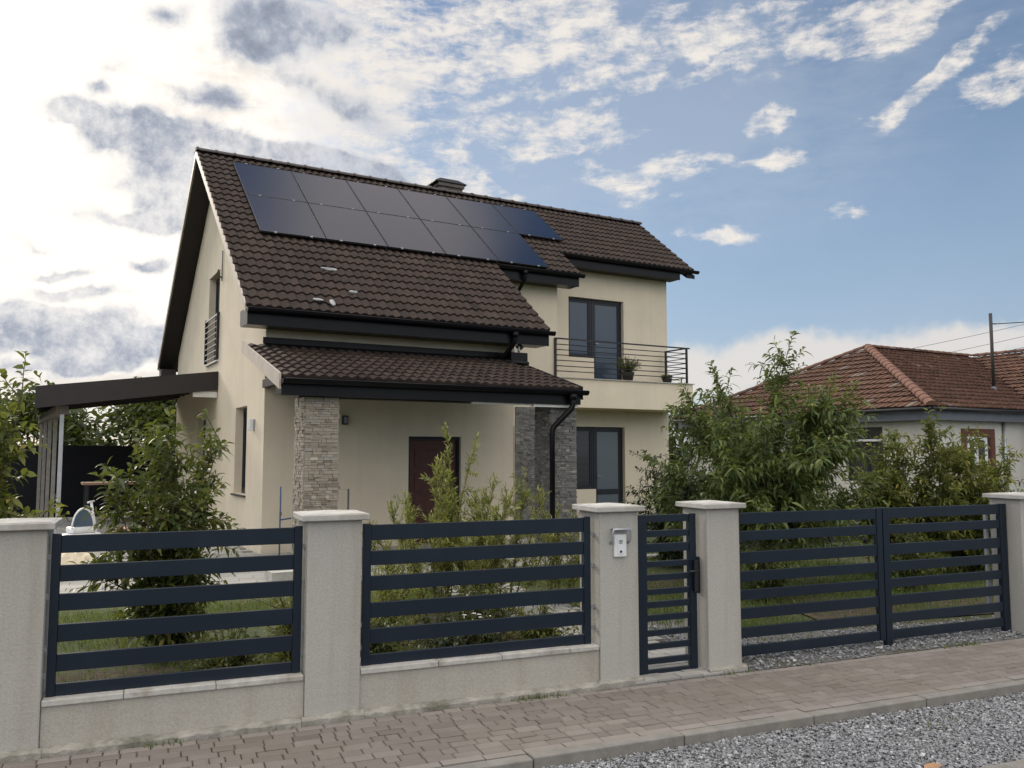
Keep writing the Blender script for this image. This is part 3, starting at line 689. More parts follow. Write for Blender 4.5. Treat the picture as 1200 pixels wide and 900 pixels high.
# boarded underside, a hand's breadth below the tiles
def slab(mb, u0, u1, v0, v1, zoff0, zoff1):
    a, b_ = roofz(v0), roofz(v1)
    mb.hexa([(u0,v0,a+zoff0),(u1,v0,a+zoff0),(u1,v1,b_+zoff0),(u0,v1,b_+zoff0),(u0,v0,a+zoff1),(u1,v0,a+zoff1),(u1,v1,b_+zoff1),(u0,v1,b_+zoff1)])
mb = MB(); vM, vR = eave_pt(tM)[1], eave_pt(tR)[1]
slab(mb, RU0+.03, UL-.03, EV+.02, RV, -.15, -.035); slab(mb, UL-.029, UM-.03, vM+.02, RV, -.15, -.035); slab(mb, UM-.029, UR-.03, vR+.02, RV, -.15, -.035)
slab(mb, RU0+.03, UR-.03, RV+.001, 2*RV-EV-.02, -.15, -.035)
mb.box(RU0+.04, RU0+.42, 2*RV-EV-.40, 2*RV-EV-.02, EZ-.30, EZ-.1)
mb.build('soffit', 'soffit', roof, (0, 0, 0) if False else HO)
mb = MB()                                                    # verge board with a notched tile edge
for k in range(ncrs):
    for sgn in (1, -1):
        ta, tb = 1-k/ncrs, 1-(k+1)/ncrs
        pa, pb = eave_pt(ta), eave_pt(tb)
        va, vb = (pa[1], pb[1]) if sgn == 1 else (2*RV-pa[1], 2*RV-pb[1])
        za, zb = pa[2], pb[2]
        mb.hexa([(RU0-.012,va,za-.10),(RU0+.025,va,za-.10),(RU0+.025,vb,zb-.10),(RU0-.012,vb,zb-.10),
                 (RU0-.012,va,za+.060),(RU0+.025,va,za+.060),(RU0+.025,vb,zb+.038),(RU0-.012,vb,zb+.038)])
mb.build('verge_board', 'verge', roof, HO)
mb = MB(); u = RU0-.02
while u < UR-.05:
    e = min(u+.40, UR+.02)
    for (a, b_, r0) in ((u, e, .10), (u, u+.06, .118)):
        n = 9; pts = [(RV+r0*math.cos(math.pi*k/(n-1))*1.15, RZ+.025+r0*.85*math.sin(math.pi*k/(n-1))) for k in range(n)]
        mb.prism(pts, 0, a, b_)
    u = e
mb.build('ridge_cap', 'ridge', roof, HO)
def gutter(u0, u1, v, z, name='gutter', r=.065):
    mb = MB(); n = 9
    prof = [(v+r*math.cos(math.pi+math.pi*k/(n-1)), z+r*math.sin(math.pi+math.pi*k/(n-1))) for k in range(n)]
    inner = [(v+(r-.008)*math.cos(math.pi+math.pi*k/(n-1)), z+(r-.008)*math.sin(math.pi+math.pi*k/(n-1))) for k in range(n)][::-1]
    mb.prism(prof+inner, 0, u0, u1)
    mb.prism([(v-r, z), *prof[1:]], 0, u0-.012, u0); mb.prism([(v-r, z), *prof[1:]], 0, u1, u1+.012)
    mb.tube([(u0, v-r, z+.004), (u1, v-r, z+.004)], .011, 6)
    uu = u0+.3
    while uu < u1: mb.box(uu, uu+.025, v-r-.004, v+r, z-.001, z+.012); uu += .6
    return mb.build(name, 'dark_metal', house, HO)
def fascia(u0, u1, v, z0, z1, vwall):
    mb = MB(); mb.box(u0, u1, v, v+.03, z0, z1); mb.box(u0, u1, v+.031, vwall-.002, z0+.012, z0+.035)
    mb.box(u0, u0+.03, v+.031, vwall+.05, z0+.036, z1+.02); mb.box(u1-.03, u1, v+.031, vwall+.05, z0+.036, z1+.02)
    return mb.build('fascia', 'dark_metal', house, HO)
ZM, ZR = eave_pt(tM)[2], eave_pt(tR)[2]
gutter(RU0+.02, UL+.05, EV-.085, EZ-.035); fascia(RU0+.03, UL-.01, EV+.0, EZ-.29, EZ-.03, V0)
gutter(UL+.01, UM+.05, vM-.085, ZM-.035); fascia(UL+.0, UM-.02, vM, ZM-.29, ZM-.03, MW)
gutter(UM-.02, UR+.08, vR-.085, ZR-.035); fascia(UM-.0, EU+.12, vR, ZR-.29, ZR-.03, RW)
mb = MB(); mb.hexa([(UR-.25,vR-.02,ZR-.22),(UR+.03,vR-.02,ZR-.22),(UR+.03,vR+.35,ZR+.02),(UR-.25,vR+.35,ZR+.02),(UR-.25,vR-.02,ZR-.12),(UR+.03,vR-.02,ZR-.12),(UR+.03,vR+.35,ZR+.12),(UR-.25,vR+.35,ZR+.12)]); mb.build('verge_end', 'dark_metal', house, HO)
def pipe(path, r=.042, name='downpipe'):
    mb = MB(); P_ = [Vector(p) for p in path]; pts = [P_[0]]
    for i in range(1, len(P_)-1):
        a, b_, c = P_[i-1], P_[i], P_[i+1]; k = min(.07, (a-b_).length*.4, (c-b_).length*.4)
        q0, q1 = b_+(a-b_).normalized()*k, b_+(c-b_).normalized()*k
        for t in (0, .33, .66, 1): pts.append(q0*(1-t)**2 + b_*2*t*(1-t) + q1*t*t)
    pts.append(P_[-1]); mb.tube(pts, r, 12); mb.tube([P_[0]+Vector((0,0,.0)), P_[0]-Vector((0,0,.10))], r*1.9, 12, r*1.1)
    return mb.build(name, 'dark_metal', house, HO)
pipe([(7.84,EV-.085,EZ-.09),(7.84,EV-.085,EZ-.27),(7.70,EV+.25,EZ-.60),(8.02,EV-.25,3.36)])
pipe([(9.40,vM-.085,ZM-.09),(9.40,vM-.085,ZM-.27),(9.32,MW-.05,ZM-.72),(9.32,MW-.05,3.0)])
# porch
PZ, PV, PU0, PU1, PT = 2.76, 11.80, 2.955, 8.03, 3.49
pth = math.atan2(PT-PZ, V0-PV); pL = math.hypot(PT-PZ, V0-PV)-.02
mb = MB(); tilefield(mb, (0, PV, PZ), (1, 0, 0), (0, math.cos(pth), math.sin(pth)), (0, -math.sin(pth), math.cos(pth)), PU0+.02, PU1, pL, pL/9)
porch = mb.build('porch_roof', 'tile', house, HO, recalc=False)
def pz(v): return PZ+(PT-PZ)*(v-PV)/(V0-PV)
mb = MB(); mb.hexa([(PU0+.04,PV+.02,pz(PV)-.15),(PU1-.03,PV+.02,pz(PV)-.15),(PU1-.03,V0-.004,pz(V0)-.15),(PU0+.04,V0-.004,pz(V0)-.15),(PU0+.04,PV+.02,pz(PV)-.03),(PU1-.03,PV+.02,pz(PV)-.03),(PU1-.03,V0-.004,pz(V0)-.03),(PU0+.04,V0-.004,pz(V0)-.03)])
for u in np.arange(PU0+.39, PU1-.1, .72): mb.hexa([(u,PV+.1,pz(PV+.1)-.27),(u+.12,PV+.1,pz(PV+.1)-.27),(u+.12,V0-.005,pz(V0)-.27),(u,V0-.005,pz(V0)-.27),(u,PV+.1,pz(PV+.1)-.153),(u+.12,PV+.1,pz(PV+.1)-.153),(u+.12,V0-.005,pz(V0)-.153),(u,V0-.005,pz(V0)-.153)])
mb.build('soffit', 'soffit', porch, HO)
mb = MB(); mb.box(PU0+.36, 8.0, 12.1, 12.3, 2.50, 2.655); mb.box(PU0+.34, PU0+.46, 12.5, 14.29, 2.78, 2.92); mb.build('porch_beam', 'soffit', house, HO, .005)
for u, nm, mt in ((PU0-.012, 'verge_board', 'verge'), (PU1-.012, 'verge_board', 'dark_metal')):
    mb = MB(); mb.hexa([(u,PV-.02,pz(PV)-.17),(u+.03,PV-.02,pz(PV)-.17),(u+.03,V0-.004,pz(V0)-.13),(u,V0-.004,pz(V0)-.13),(u,PV-.02,pz(PV)+.055),(u+.03,PV-.02,pz(PV)+.055),(u+.03,V0-.004,pz(V0)+.055),(u,V0-.004,pz(V0)+.055)])
    mb.build(nm, mt, porch, HO)
mb = MB(); mb.prism([(V0-.30,pz(V0-.30)+.045),(V0-.02,pz(V0)+.05),(V0-.02,PT+.15),(V0-.003,PT+.15),(V0-.003,pz(V0)),(V0-.28,pz(V0-.28)+.02)], 0, U0-.05, LU+.1); mb.build('flashing', 'dark_metal', porch, HO)
gutter(PU0+.03, PU1+.05, PV-.085, PZ-.035); fascia(PU0+.03, PU1-.02, PV, PZ-.255, PZ-.03, PV+.25)
mb = MB(); mb.box(6.0, 7.10, PV+.06, PV+.12, PZ-.285, PZ-.258); mb.box(7.11, PU1-.05, PV+.04, PV+.12, PZ-.305, PZ-.258); mb.build('trim_strip', 'white_trim', house, HO)
pipe([(7.80,PV-.085,PZ-.09),(7.80,PV-.085,PZ-.30),(7.46,PV+.03,PZ-.66),(7.46,PV+.03,.02)], .046)
def ledge(mb, u0, u1, v0, v1, z0, z1, sides=('f','l','r')):
    """stone strips of uneven height, length and projection on the faces of a pier"""
    for sd in sides:
        z = z0; s0, s1 = (u0, u1) if sd == 'f' else (v0, v1)
        while z < z1:
            h = min(random.choice((.024, .032, .04, .05)), z1-z); s = s0
            if z1-z-h < .03: h = z1-z
            while s < s1-1e-4:
                l = random.uniform(.05, .15); e = s1 if s1-s-l < .06 else s+l
                d = random.uniform(.004, .026); t = float(np.clip(rng.normal(.5, .2), 0, 1)); q = .002
                if sd == 'f': mb.box(s+q, e-q, v0-d, v0+.01, z+q, z+h-q, t)
                elif sd == 'l': mb.box(u0-d, u0+.01, s+q, e-q, z+q, z+h-q, t)
                else: mb.box(u1-.01, u1+d, s+q, e-q, z+q, z+h-q, t)
                s = e
            z += h
def pier(u0, u1, v0, v1, z1, mat):
    core = MB(); core.box(u0+.004, u1-.004, v0+.004, v1, -.1, z1); c = core.build('porch_pillar', 'joint', house, HO)
    mb = MB(); ledge(mb, u0, u1, v0, v1, 0, z1); return mb.build('stone_cladding', mat, c, HO, recalc=False)
pier(3.37, 3.86, 11.95, 12.45, 2.50, 'stone_warm'); pier(7.52, 8.02, 11.97, 12.47, 2.50, 'stone_grey')
mb = MB(); ledge(mb, 9.42, 10.54, MW-.01, MW, 0, 2.74, ('f',)); mb.build('stone_cladding', 'stone_grey', house, HO, recalc=False)
# windows and doors
def window(name, p, s0, s1, z0, z1, splits=(), fmat='frame', gmat='glass', depth=.10, fw=.06, fd=.06, bottom=None, sill=None, label=None):
    """frame with sash bars (splits along s), one pane part per light; p(s, depth, z)"""
    def bx(mb, a, b_, c, d, e, g_):
        q = [p(a, c, e), p(b_, c, e), p(b_, d, e), p(a, d, e), p(a, c, g_), p(b_, c, g_), p(b_, d, g_), p(a, d, g_)]; mb.hexa(q)
    mb = MB(); es_ = .0015
    bx(mb, s0+es_, s1-es_, depth, depth+fd, z0+es_, z0+fw); bx(mb, s0+es_, s1-es_, depth, depth+fd, z1-fw, z1-es_)
    cols = [s0, *splits, s1]
    for i, c in enumerate(cols):
        a = s0+es_ if i == 0 else (s1-fw if i == len(cols)-1 else c-fw*.75)
        b_ = s0+fw if i == 0 else (s1-es_ if i == len(cols)-1 else c+fw*.75)
        bx(mb, a, b_, depth+.001, depth+fd-.001, z0+fw+.001, z1-fw-.001)
    w = mb.build(name, fmat, house, HO, .004)
    for i in range(len(cols)-1):
        a = s0+fw if i == 0 else cols[i]+fw*.75
        b_ = s1-fw if i == len(cols)-2 else cols[i+1]-fw*.75
        mb = MB(); q = .045                                   # sash
        for (x0, x1, y0, y1) in ((a+.001, b_-.001, z0+fw+.002, z0+fw+q), (a+.001, b_-.001, z1-fw-q, z1-fw-.002), (a+.001, a+q, z0+fw+q+.001, z1-fw-q-.001), (b_-q, b_-.001, z0+fw+q+.001, z1-fw-q-.001)):
            bx(mb, x0, x1, depth+.012, depth+fd-.012, y0, y1)
        mb.build('sash', fmat, w, HO, .003)
        mb = MB(); bx(mb, a+q, b_-q, depth+.03, depth+.04, z0+fw+q, z1-fw-q); mb.build('pane', gmat if isinstance(gmat, str) else gmat[i], w, HO)
    mb = MB(); bx(mb, s0+.002, s1-.002, depth+fd+.002, depth+fd+.012, z0+.002, z1-.002); mb.build('backing', 'black', w, HO)
    if sill:
        mb = MB(); bx(mb, s0-.05, s1+.05, -.05, depth-.002, z0-.035, z0-.002); mb.build('sill', sill, w, HO, .004)
    return w
def glazed_door(p, s0, s1, z0, z1, gm, mid=None):
    w = window('balcony_door', p, s0, s1, z0, z1, (), gmat=gm, fw=.075)
    if mid:
        mb = MB(); q = [(s0+.12, .112, mid), (s1-.12, .112, mid)]
        mb.hexa([p(s0+.12,.112,mid),p(s1-.12,.112,mid),p(s1-.12,.125,mid),p(s0+.12,.125,mid),p(s0+.12,.112,mid+.13),p(s1-.12,.112,mid+.13),p(s1-.12,.125,mid+.13),p(s0+.12,.125,mid+.13)]); mb.build('mid_rail', 'frame', w, HO)
    mb = MB(); mb.tube([p(s0+.10,.10,z0+1.0), p(s0+.10,.06,z0+1.0), p(s0+.2,.06,z0+1.0)], .009); mb.build('handle', 'galv', w, HO)
pr = front(RW)
window('window', pr, 11.48, 12.238, 4.08, 5.60); glazed_door(pr, 12.242, 13.18, 3.47, 5.60, 'glass')
window('window', pr, 11.60, 12.268, .80, 2.35, gmat='glass_dark'); glazed_door(pr, 12.272, 13.18, .12, 2.35, 'glass_pale', .66)
window('window', gable, 15.6, 16.58, .94, 2.55, gmat='glass_dark', sill='sill', depth=.14)
window('window', gable, 18.55, 19.80, 3.66, 5.62, (19.17,), gmat='glass_dark', sill='white_trim', depth=.14)
window('window', gable, 19.78, 20.85, .98, 2.53, gmat='glass_dark', sill='sill', depth=.14)
# juliet rail across the gable window
mb = MB()
for k in range(8):
    z = 3.74+k*.125; mb.box(U0-.055, U0-.030, 18.50, 19.86, z, z+.035 if k == 7 else z+.016)
jr = mb.build('window_railing', 'galv', house, HO)
for v_ in (18.47, 19.86):
    mb = MB(); mb.box(U0-.06, U0-.002, v_, v_+.03, 3.68, 4.68); mb.build('railing_post', 'rail_metal', jr, HO)
mb = MB(); mb.tube([(U0-.01,18.25,5.35),(U0-.12,18.25,5.45),(U0-.12,18.1,5.5)], .015); mb.tube([(U0-.02,18.25,5.3),(U0-.02,18.25,5.95)], .012); mb.build('cable_bracket', 'greypipe', house, HO)
# front door (dark red) and the dark door in the porch recess
def solid_door(p, s0, s1, z1, mat):
    mb = MB(); q = lambda a, b_, c, d, e, g_: mb.hexa([p(a,c,e),p(b_,c,e),p(b_,d,e),p(a,d,e),p(a,c,g_),p(b_,c,g_),p(b_,d,g_),p(a,d,g_)])
    q(s0+.06, s1-.06, .10, .14, .06, z1-.06); n = 4
    for k in range(n): 
        h = (z1-.3)/n; q(s0+.16, s1-.16, .088, .0995, .14+k*h, .14+k*h+h*.78)
    d = mb.build('door', mat, house, HO, .004)
    mb = MB(); q2 = lambda a, b_, e, g_: mb.hexa([p(a,.07,e),p(b_,.07,e),p(b_,.15,e),p(a,.15,e),p(a,.07,g_),p(b_,.07,g_),p(b_,.15,g_),p(a,.15,g_)])
    q2(s0+.002, s0+.058, 0, z1-.002); q2(s1-.058, s1-.002, 0, z1-.002); q2(s0+.059, s1-.059, z1-.058, z1-.002); mb.build('frame', 'frame', d, HO)
    mb = MB(); mb.tube([p(s1-.13,.099,1.0), p(s1-.13,.05,1.0), p(s1-.25,.05,1.0)], .01); mb.build('handle', 'galv', d, HO)
solid_door(front(V0), 5.94, 7.0, 2.0, 'door_red'); solid_door(front(MW), 8.45, 9.40, 2.30, 'black')
# balcony
mb = MB(); mb.box(MU+.002, EU+.0, MW-.06, RW-.002, 2.76, 3.435); mb.build('balcony_slab', 'slab', house, HO, .006)
mb = MB(); mb.box(MU-.08, EU+.04, MW-.095, RW-.003, 3.436, 3.458); mb.build('balcony_edge', 'coping', house, HO)
mb = MB(); bv = MW-.035; zr = [3.60, 3.72, 3.85, 3.975, 4.10, 4.225]
mb.box(MU-.10, EU-.08, bv-.025, bv+.025, 4.345, 4.375); mb.box(EU-.20, EU-.15, bv+.026, RW-.1, 4.345, 4.375)
for z in zr:
    mb.tube([(MU-.07, bv, z), (EU-.18, bv, z)], .011, 6); mb.tube([(EU-.175, bv, z), (EU-.175, RW-.14, z)], .011, 6)
rl = mb.build('balcony_railing', 'rail_metal', house, HO)
for (u, v) in ((MU-.08, bv), (EU-.175, bv), (EU-.175, RW-.14)):
    mb = MB(); mb.box(u-.022, u+.022, v-.022, v+.022, 3.456, 4.346); mb.build('railing_post', 'rail_metal', rl, HO)
# chimney
mb = MB(); mb.box(8.86, 9.52, 19.45, 20.0, 7.6, 8.58); mb.box(8.82, 9.56, 19.41, 20.04, 8.581, 8.66); ch = mb.build('chimney', mat_noise('chimney_render', (.09,.08,.075), (.14,.125,.11), 8, .9, 40, .4, .008), house, HO)
mb = MB(); mb.hexa([(8.72,19.40,8.70),(9.62,19.40,8.70),(9.62,20.05,8.70),(8.72,20.05,8.70),(8.92,19.54,8.82),(9.44,19.54,8.82),(9.44,19.91,8.82),(8.92,19.91,8.82)])
mb.hexa([(8.92,19.54,8.8205),(9.44,19.54,8.8205),(9.44,19.91,8.8205),(8.92,19.91,8.8205),(9.04,19.62,8.845),(9.32,19.62,8.845),(9.32,19.83,8.845),(9.04,19.83,8.845)])
mb.box(8.72, 9.62, 19.40, 20.05, 8.675, 8.6995)
for (u, v) in ((8.86,19.46),(9.52,19.46),(8.86,19.98),(9.52,19.98)): mb.tube([(u,v,8.64),(u,v,8.70)], .02)
mb.build('chimney_hood', 'dark_metal', ch, HO)
# carport on the gable side
CV0, CV1 = 18.42, 25.0
cp = thing('carport', 'dark lean-to carport on slim steel posts at the left gable', 'carport', HA(0, CV0), HY); CO = (0, CV0, 0)
cz = lambda u: 2.97 + (3.41-2.97)*(u/3.34)
mb = MB(); x0, x1 = .0, 3.332
mb.hexa([(x0,CV0+.05,cz(x0)-.10),(x1,CV0+.05,cz(x1)-.10),(x1,CV1,cz(x1)-.10),(x0,CV1,cz(x0)-.10),(x0,CV0+.05,cz(x0)-.02),(x1,CV0+.05,cz(x1)-.02),(x1,CV1,cz(x1)-.02),(x0,CV1,cz(x0)-.02)])
mb.build('roof_sheet', 'soffit', cp, CO)
mb = MB(); mb.hexa([(x0,CV0,cz(x0)-.42),(x1,CV0,cz(x1)-.39),(x1,CV0+.045,cz(x1)-.39),(x0,CV0+.045,cz(x0)-.42),(x0,CV0,cz(x0)),(x1,CV0,cz(x1)),(x1,CV0+.045,cz(x1)),(x0,CV0+.045,cz(x0))])
mb.box(x0, x0+.04, CV0+.046, CV1, cz(0)-.42, cz(0)-.005); mb.build('fascia', 'soffit', cp, CO)
for v in np.arange(CV0+.5, CV1-.2, .8):
    mb = MB(); mb.hexa([(.1,v,cz(.1)-.26),(3.33,v,cz(3.33)-.26),(3.33,v+.09,cz(3.33)-.26),(.1,v+.09,cz(.1)-.26),(.1,v,cz(.1)-.102),(3.33,v,cz(3.33)-.102),(3.33,v+.09,cz(3.33)-.102),(.1,v+.09,cz(.1)-.102)]); mb.build('rafter', 'soffit', cp, CO)
mb = MB(); mb.hexa([(.36,CV0+.3,2.46),(.58,CV0+.3,2.46),(.32,CV1,2.46),(.10,CV1,2.46),(.36,CV0+.3,2.62),(.58,CV0+.3,2.62),(.32,CV1,2.62),(.10,CV1,2.62)]); mb.build('beam', mat_noise('grey_timber', (.13,.115,.10),(.19,.165,.145),10,.8,30,.3,.004), cp, CO)
mb = MB(); mb.box(2.85, 3.33, CV0+.055, CV0+.12, 2.86, 2.98); mb.build('wall_bracket', 'white_trim', cp, CO)
for v in np.linspace(CV0+.33, CV1-.15, 5):
    k_ = .44 - .05*(v-CV0-.33); mb = MB(); mb.box(k_, k_+.075, v, v+.075, 0, 2.458); mb.build('post', 'galv' if v < CV0+.5 else 'weathered', cp, CO, .006)
# tap stand, rail, wall lights, planter, scraps on the roof
t = thing('standpipe', 'blue and grey water standpipe against the cream front wall', 'water pipe', HA(3.5, 13.7), HY); o = (3.5, 13.7, 0)
mb = MB(); mb.tube([(3.49,13.7,0),(3.49,13.7,1.16)], .012); mb.tube([(3.49,13.7,.63),(3.67,13.7,.65)], .012); mb.build('pipe', 'bluepipe', t, o)
mb = MB(); mb.tube([(3.70,13.7,0),(3.70,13.7,1.10)], .011); mb.build('grey_pipe', 'greypipe', t, o)
mb = MB(); mb.box(3.475, 3.505, 13.66, 13.70, .70, .76); mb.build('tap', 'greypipe', t, o)
mb = MB(); mb.tube([(4.08,12.7,0),(4.08,12.7,1.14),(4.28,12.7,1.14),(4.28,12.7,0)], .015); mb.box(4.05,4.13,12.66,12.74,1.15,1.19)
tag(place(mb.build('hoop_rail', 'greypipe', off=(4.18,12.7,0)), HA(4.18,12.7), HY), 'dark hoop shaped pipe rail beside the left stone porch pillar', 'rail')
t = thing('wall_light', 'small white wall light beside the gable window', 'wall light', HA(U0, 15.0, 2.08), HY); o = (U0, 15.0, 2.08)
mb = MB(); mb.box(U0-.02, U0-.001, 14.94, 15.06, 2.09, 2.28); mb.build('back_plate', 'galv', t, o)
mb = MB(); mb.box(U0-.10, U0-.021, 14.95, 15.05, 2.08, 2.29); mb.build('shade', 'lamp_w', t, o, .01)
t = thing('wall_light', 'small black lantern on the cream wall beside the left stone pillar', 'wall light', HA(4.72, V0, 2.2), HY); o = (4.72, V0, 2.2)
mb = MB(); mb.box(4.68, 4.76, V0-.02, V0-.001, 2.20, 2.34); mb.box(4.675, 4.765, V0-.10, V0-.021, 2.325, 2.345); mb.box(4.675, 4.765, V0-.10, V0-.021, 2.19, 2.21)
for (x, y) in ((4.677, V0-.098), (4.753, V0-.098)): mb.box(x, x+.01, y, y+.01, 2.211, 2.324)
mb.build('housing', 'rail_metal', t, o); mb = MB(); mb.box(4.69, 4.75, V0-.088, V0-.03, 2.211, 2.324); mb.build('glass', 'glass_pale', t, o)
t = thing('roof_planter', 'small dark box with pale trinkets on the porch roof beside the downpipe', 'planter', HA(7.98, 13.95, pz(13.95)), HY); o = (7.98, 13.95, pz(13.95))
mb = MB(); mb.box(7.80, 8.16, 13.80, 14.10, pz(13.8)-.02, 3.60); mb.build('box', 'dark_metal', t, o, .01)
mb = MB(); mb.lathe([(.02,3.60),(.05,3.64),(.02,3.70),(.06,3.74),(.015,3.82)], 7.90, 13.95, 8); mb.lathe([(.015,3.60),(.03,3.66),(.012,3.75)], 8.02, 13.9, 8); mb.build('trinket', 'membrane', t, o)
mb = MB(); mb.lathe([(.02,3.66),(.09,3.72),(.01,3.80)], 8.07, 13.95, 6, False); mb.build('lantern_top', mat_plain('dull_green', (.05,.08,.06), .6), t, o)
def scrap(u, t, w, h, label, seed):
    r_ = random.Random(seed); e = Vector(eave_pt(t)) + Vector((u, 0, 0)) + Vector(en)*.052
    mb = MB(); n = 7; top = []; 
    ring = [(w*(1+.3*r_.random())*math.cos(2*math.pi*k/n), h*(1+.4*r_.random())*math.sin(2*math.pi*k/n)) for k in range(n)]
    P1 = [e + Vector((1,0,0))*x + Vector(es)*y + Vector(en)*r_.uniform(0,.02) for x, y in ring]; P2 = [p + Vector(en)*.018 for p in P1]; c = e + Vector(en)*.05
    for k in range(n): mb.face([P1[k], P1[(k+1)%n], P2[(k+1)%n], P2[k]]); mb.face([P2[k], P2[(k+1)%n], c])
    mb.face(P1[::-1])
    o = mb.build('membrane_scrap', 'membrane', off=tuple(e)); p = HA(e.x, e.y, e.z); place(o, p, HY)
    tag(o, label, 'scrap', 'pale scraps on the roof tiles')
scrap(4.62, .775, .15, .03, 'pale scrap just below the solar panels on the dark tiles', 1)
scrap(4.86, .895, .07, .025, 'small pale scrap in the middle of the lower tiles', 2)
scrap(4.13, .955, .09, .03, 'grey scrap by the gutter, left of the hanging piece', 3)
scrap(4.37, .965, .045, .085, 'pale scrap hanging over the gutter edge', 4)
# solar panels
PW, PH, P0, T0 = 1.291, 1.784, 3.565, .0805*LL
upn = ['first', 'second', 'third', 'fourth', 'fifth', 'sixth']
def panel(i, j):
    s_top = T0 + j*PH
    lab = ('upper' if j == 0 else 'lower') + ' row solar panel, '
    n = 6 if j == 0 else 5
    lab += {0: 'the one nearest the left gable', n-1: 'the one at the right end of its row'}.get(i, upn[i]+' from the left gable')
    cu = P0+i*PW+PW/2; sm = s_top+PH/2
    pos = Vector((cu, RV, RZ)) - Vector(es)*sm + Vector(en)*.12
    t = thing('solar_panel', lab, 'solar panel', HA(*pos), 0, 'solar panels on the roof')
    t.rotation_euler = (Matrix.Rotation(HY, 3, 'Z') @ Matrix.Rotation(TH, 3, 'X')).to_euler()
    w, h, fr = PW/2-.010, PH/2-.010, .012
    mb = MB(); mb.box(-w+fr, w-fr, -h+fr, h-fr, -.028, -.003); mb.build('glass', 'panel', t)
    mb = MB(); mb.box(-w, w, -h, -h+fr-.0005, -.035, 0); mb.box(-w, w, h-fr+.0005, h, -.035, 0); mb.box(-w, -w+fr-.0005, -h+fr, h-fr, -.035, 0); mb.box(w-fr+.0005, w, -h+fr, h-fr, -.035, 0); mb.build('frame', 'panel_frame', t)
    mb = MB(); mb.box(-w*.98, w*.98, h*.5, h*.5+.04, -.075, -.036); mb.box(-w*.98, w*.98, -h*.5, -h*.5+.04, -.075, -.036); mb.build('mounting_rail', 'galv', t)
    for x_ in (-w*.55, w*.55):
        for y_ in (-h-.008, h+.008):
            mb = MB(); mb.box(x_-.025, x_+.025, y_-.012, y_+.012, -.02, .006); mb.build('clamp', 'galv', t)
for i in range(6): panel(i, 0)
for i in range(5): panel(i, 1)

# ------------------------------------------------------------------ vegetation
def leaf_mesh(name, P, D, Nn, L, W, tint, mat, parent, droop=.25, fold=.25):
    """P base points, D directions, Nn face normals (n,3); each leaf six faces-corners: a folded, drooping blade of 4 quads/tris"""
    n = len(P); D = D/np.linalg.norm(D, axis=1, keepdims=True)
    S = np.cross(D, Nn); S /= np.linalg.norm(S, axis=1, keepdims=True)+1e-9; Up = np.cross(S, D)
    L = L[:, None]; W = W[:, None]; g = np.array([0, 0, -1.0])
    mid1 = P + D*L*.35 + g*L*droop*.08; mid2 = P + D*L*.7 + g*L*droop*.4; tip = P + D*L + g*L*droop
    v = np.stack([P, mid1+S*W*.5+Up*W*fold, mid1, mid1-S*W*.5+Up*W*fold, mid2+S*W*.36+Up*W*fold*.7, mid2, mid2-S*W*.36+Up*W*fold*.7, tip], 1)
    q = np.array([(0,2,1),(0,3,2),(1,2,5),(1,5,4),(2,3,6),(2,6,5),(4,5,7),(5,6,7)])
    F = (np.arange(n)[:, None, None]*8 + q[None]).reshape(-1, 3)
    return mesh_np(name, v.reshape(-1, 3), F, np.repeat(tint, 8), mat, parent)
def rnd_dir(n): 
    d = rng.normal(0, 1, (n, 3)); return d/np.linalg.norm(d, axis=1, keepdims=True)
class Plant:
    """shoots are poly-lines; stems become tubes, leaves sit along the shoots"""
    def __init__(s): s.stem = MB(); s.P = []; s.D = []; s.T = []
    def shoot(s, p0, d0, length, r, curve=(0, 0, .0), wob=.12, n=6, leaves=0, lstart=.2, spread=.9, lift=.2, tip_tint=0, tint=.5, tv=.2, tube=True):
        p = Vector(p0); d = Vector(d0).normalized(); pts = [p.copy()]; seg = length/n
        for k in range(n):
            d = (d + Vector(curve)*seg + Vector(rng.normal(0, wob, 3))*.5).normalized(); p = p + d*seg; pts.append(p.copy())
        if tube: s.stem.tube(pts, r, 5, r*.35, caps=False)
        if leaves:
            ang = rng.uniform(0, 6.28)
            for k in range(leaves):
                t = lstart + (1-lstart)*(k+.5)/leaves; x = t*n; i = min(int(x), n-1); q = pts[i].lerp(pts[i+1], x-i)
                dd = (pts[i+1]-pts[i]).normalized(); ang += 2.4 + rng.normal(0, .3)
                a = dd.orthogonal().normalized(); b_ = dd.cross(a)
                out = a*math.cos(ang) + b_*math.sin(ang)
                ld = out*spread + dd*lift*(.5+t) + Vector(rng.normal(0, .15, 3))
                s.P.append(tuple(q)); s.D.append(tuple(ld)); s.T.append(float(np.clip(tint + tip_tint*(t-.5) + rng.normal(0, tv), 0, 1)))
        return pts
    def build(s, root, mat, Lm, Wm, droop=.3, fold=.2, stem_mat='twig', lv=.25, name='foliage', sname='stem'):
        n = len(s.P); P_ = np.array(s.P); D_ = np.array(s.D)
        Nn = np.array([0, 0, 1.0]) + rng.normal(0, .45, (n, 3))
        L = Lm*(1+rng.normal(0, lv, n)).clip(.45, 1.6); W = Wm*(1+rng.normal(0, lv*.7, n)).clip(.5, 1.5)
        if s.stem.v: s.stem.build(sname, stem_mat, root, recalc=False)
        return leaf_mesh(name, P_, D_, Nn, L, W, np.array(s.T), mat, root, droop, fold)
def ground_at(px, py, z=0.0):
    d = pixdir(px, py); t = (z-1.7)/d.z; return (d.x*t, d.y*t, z)

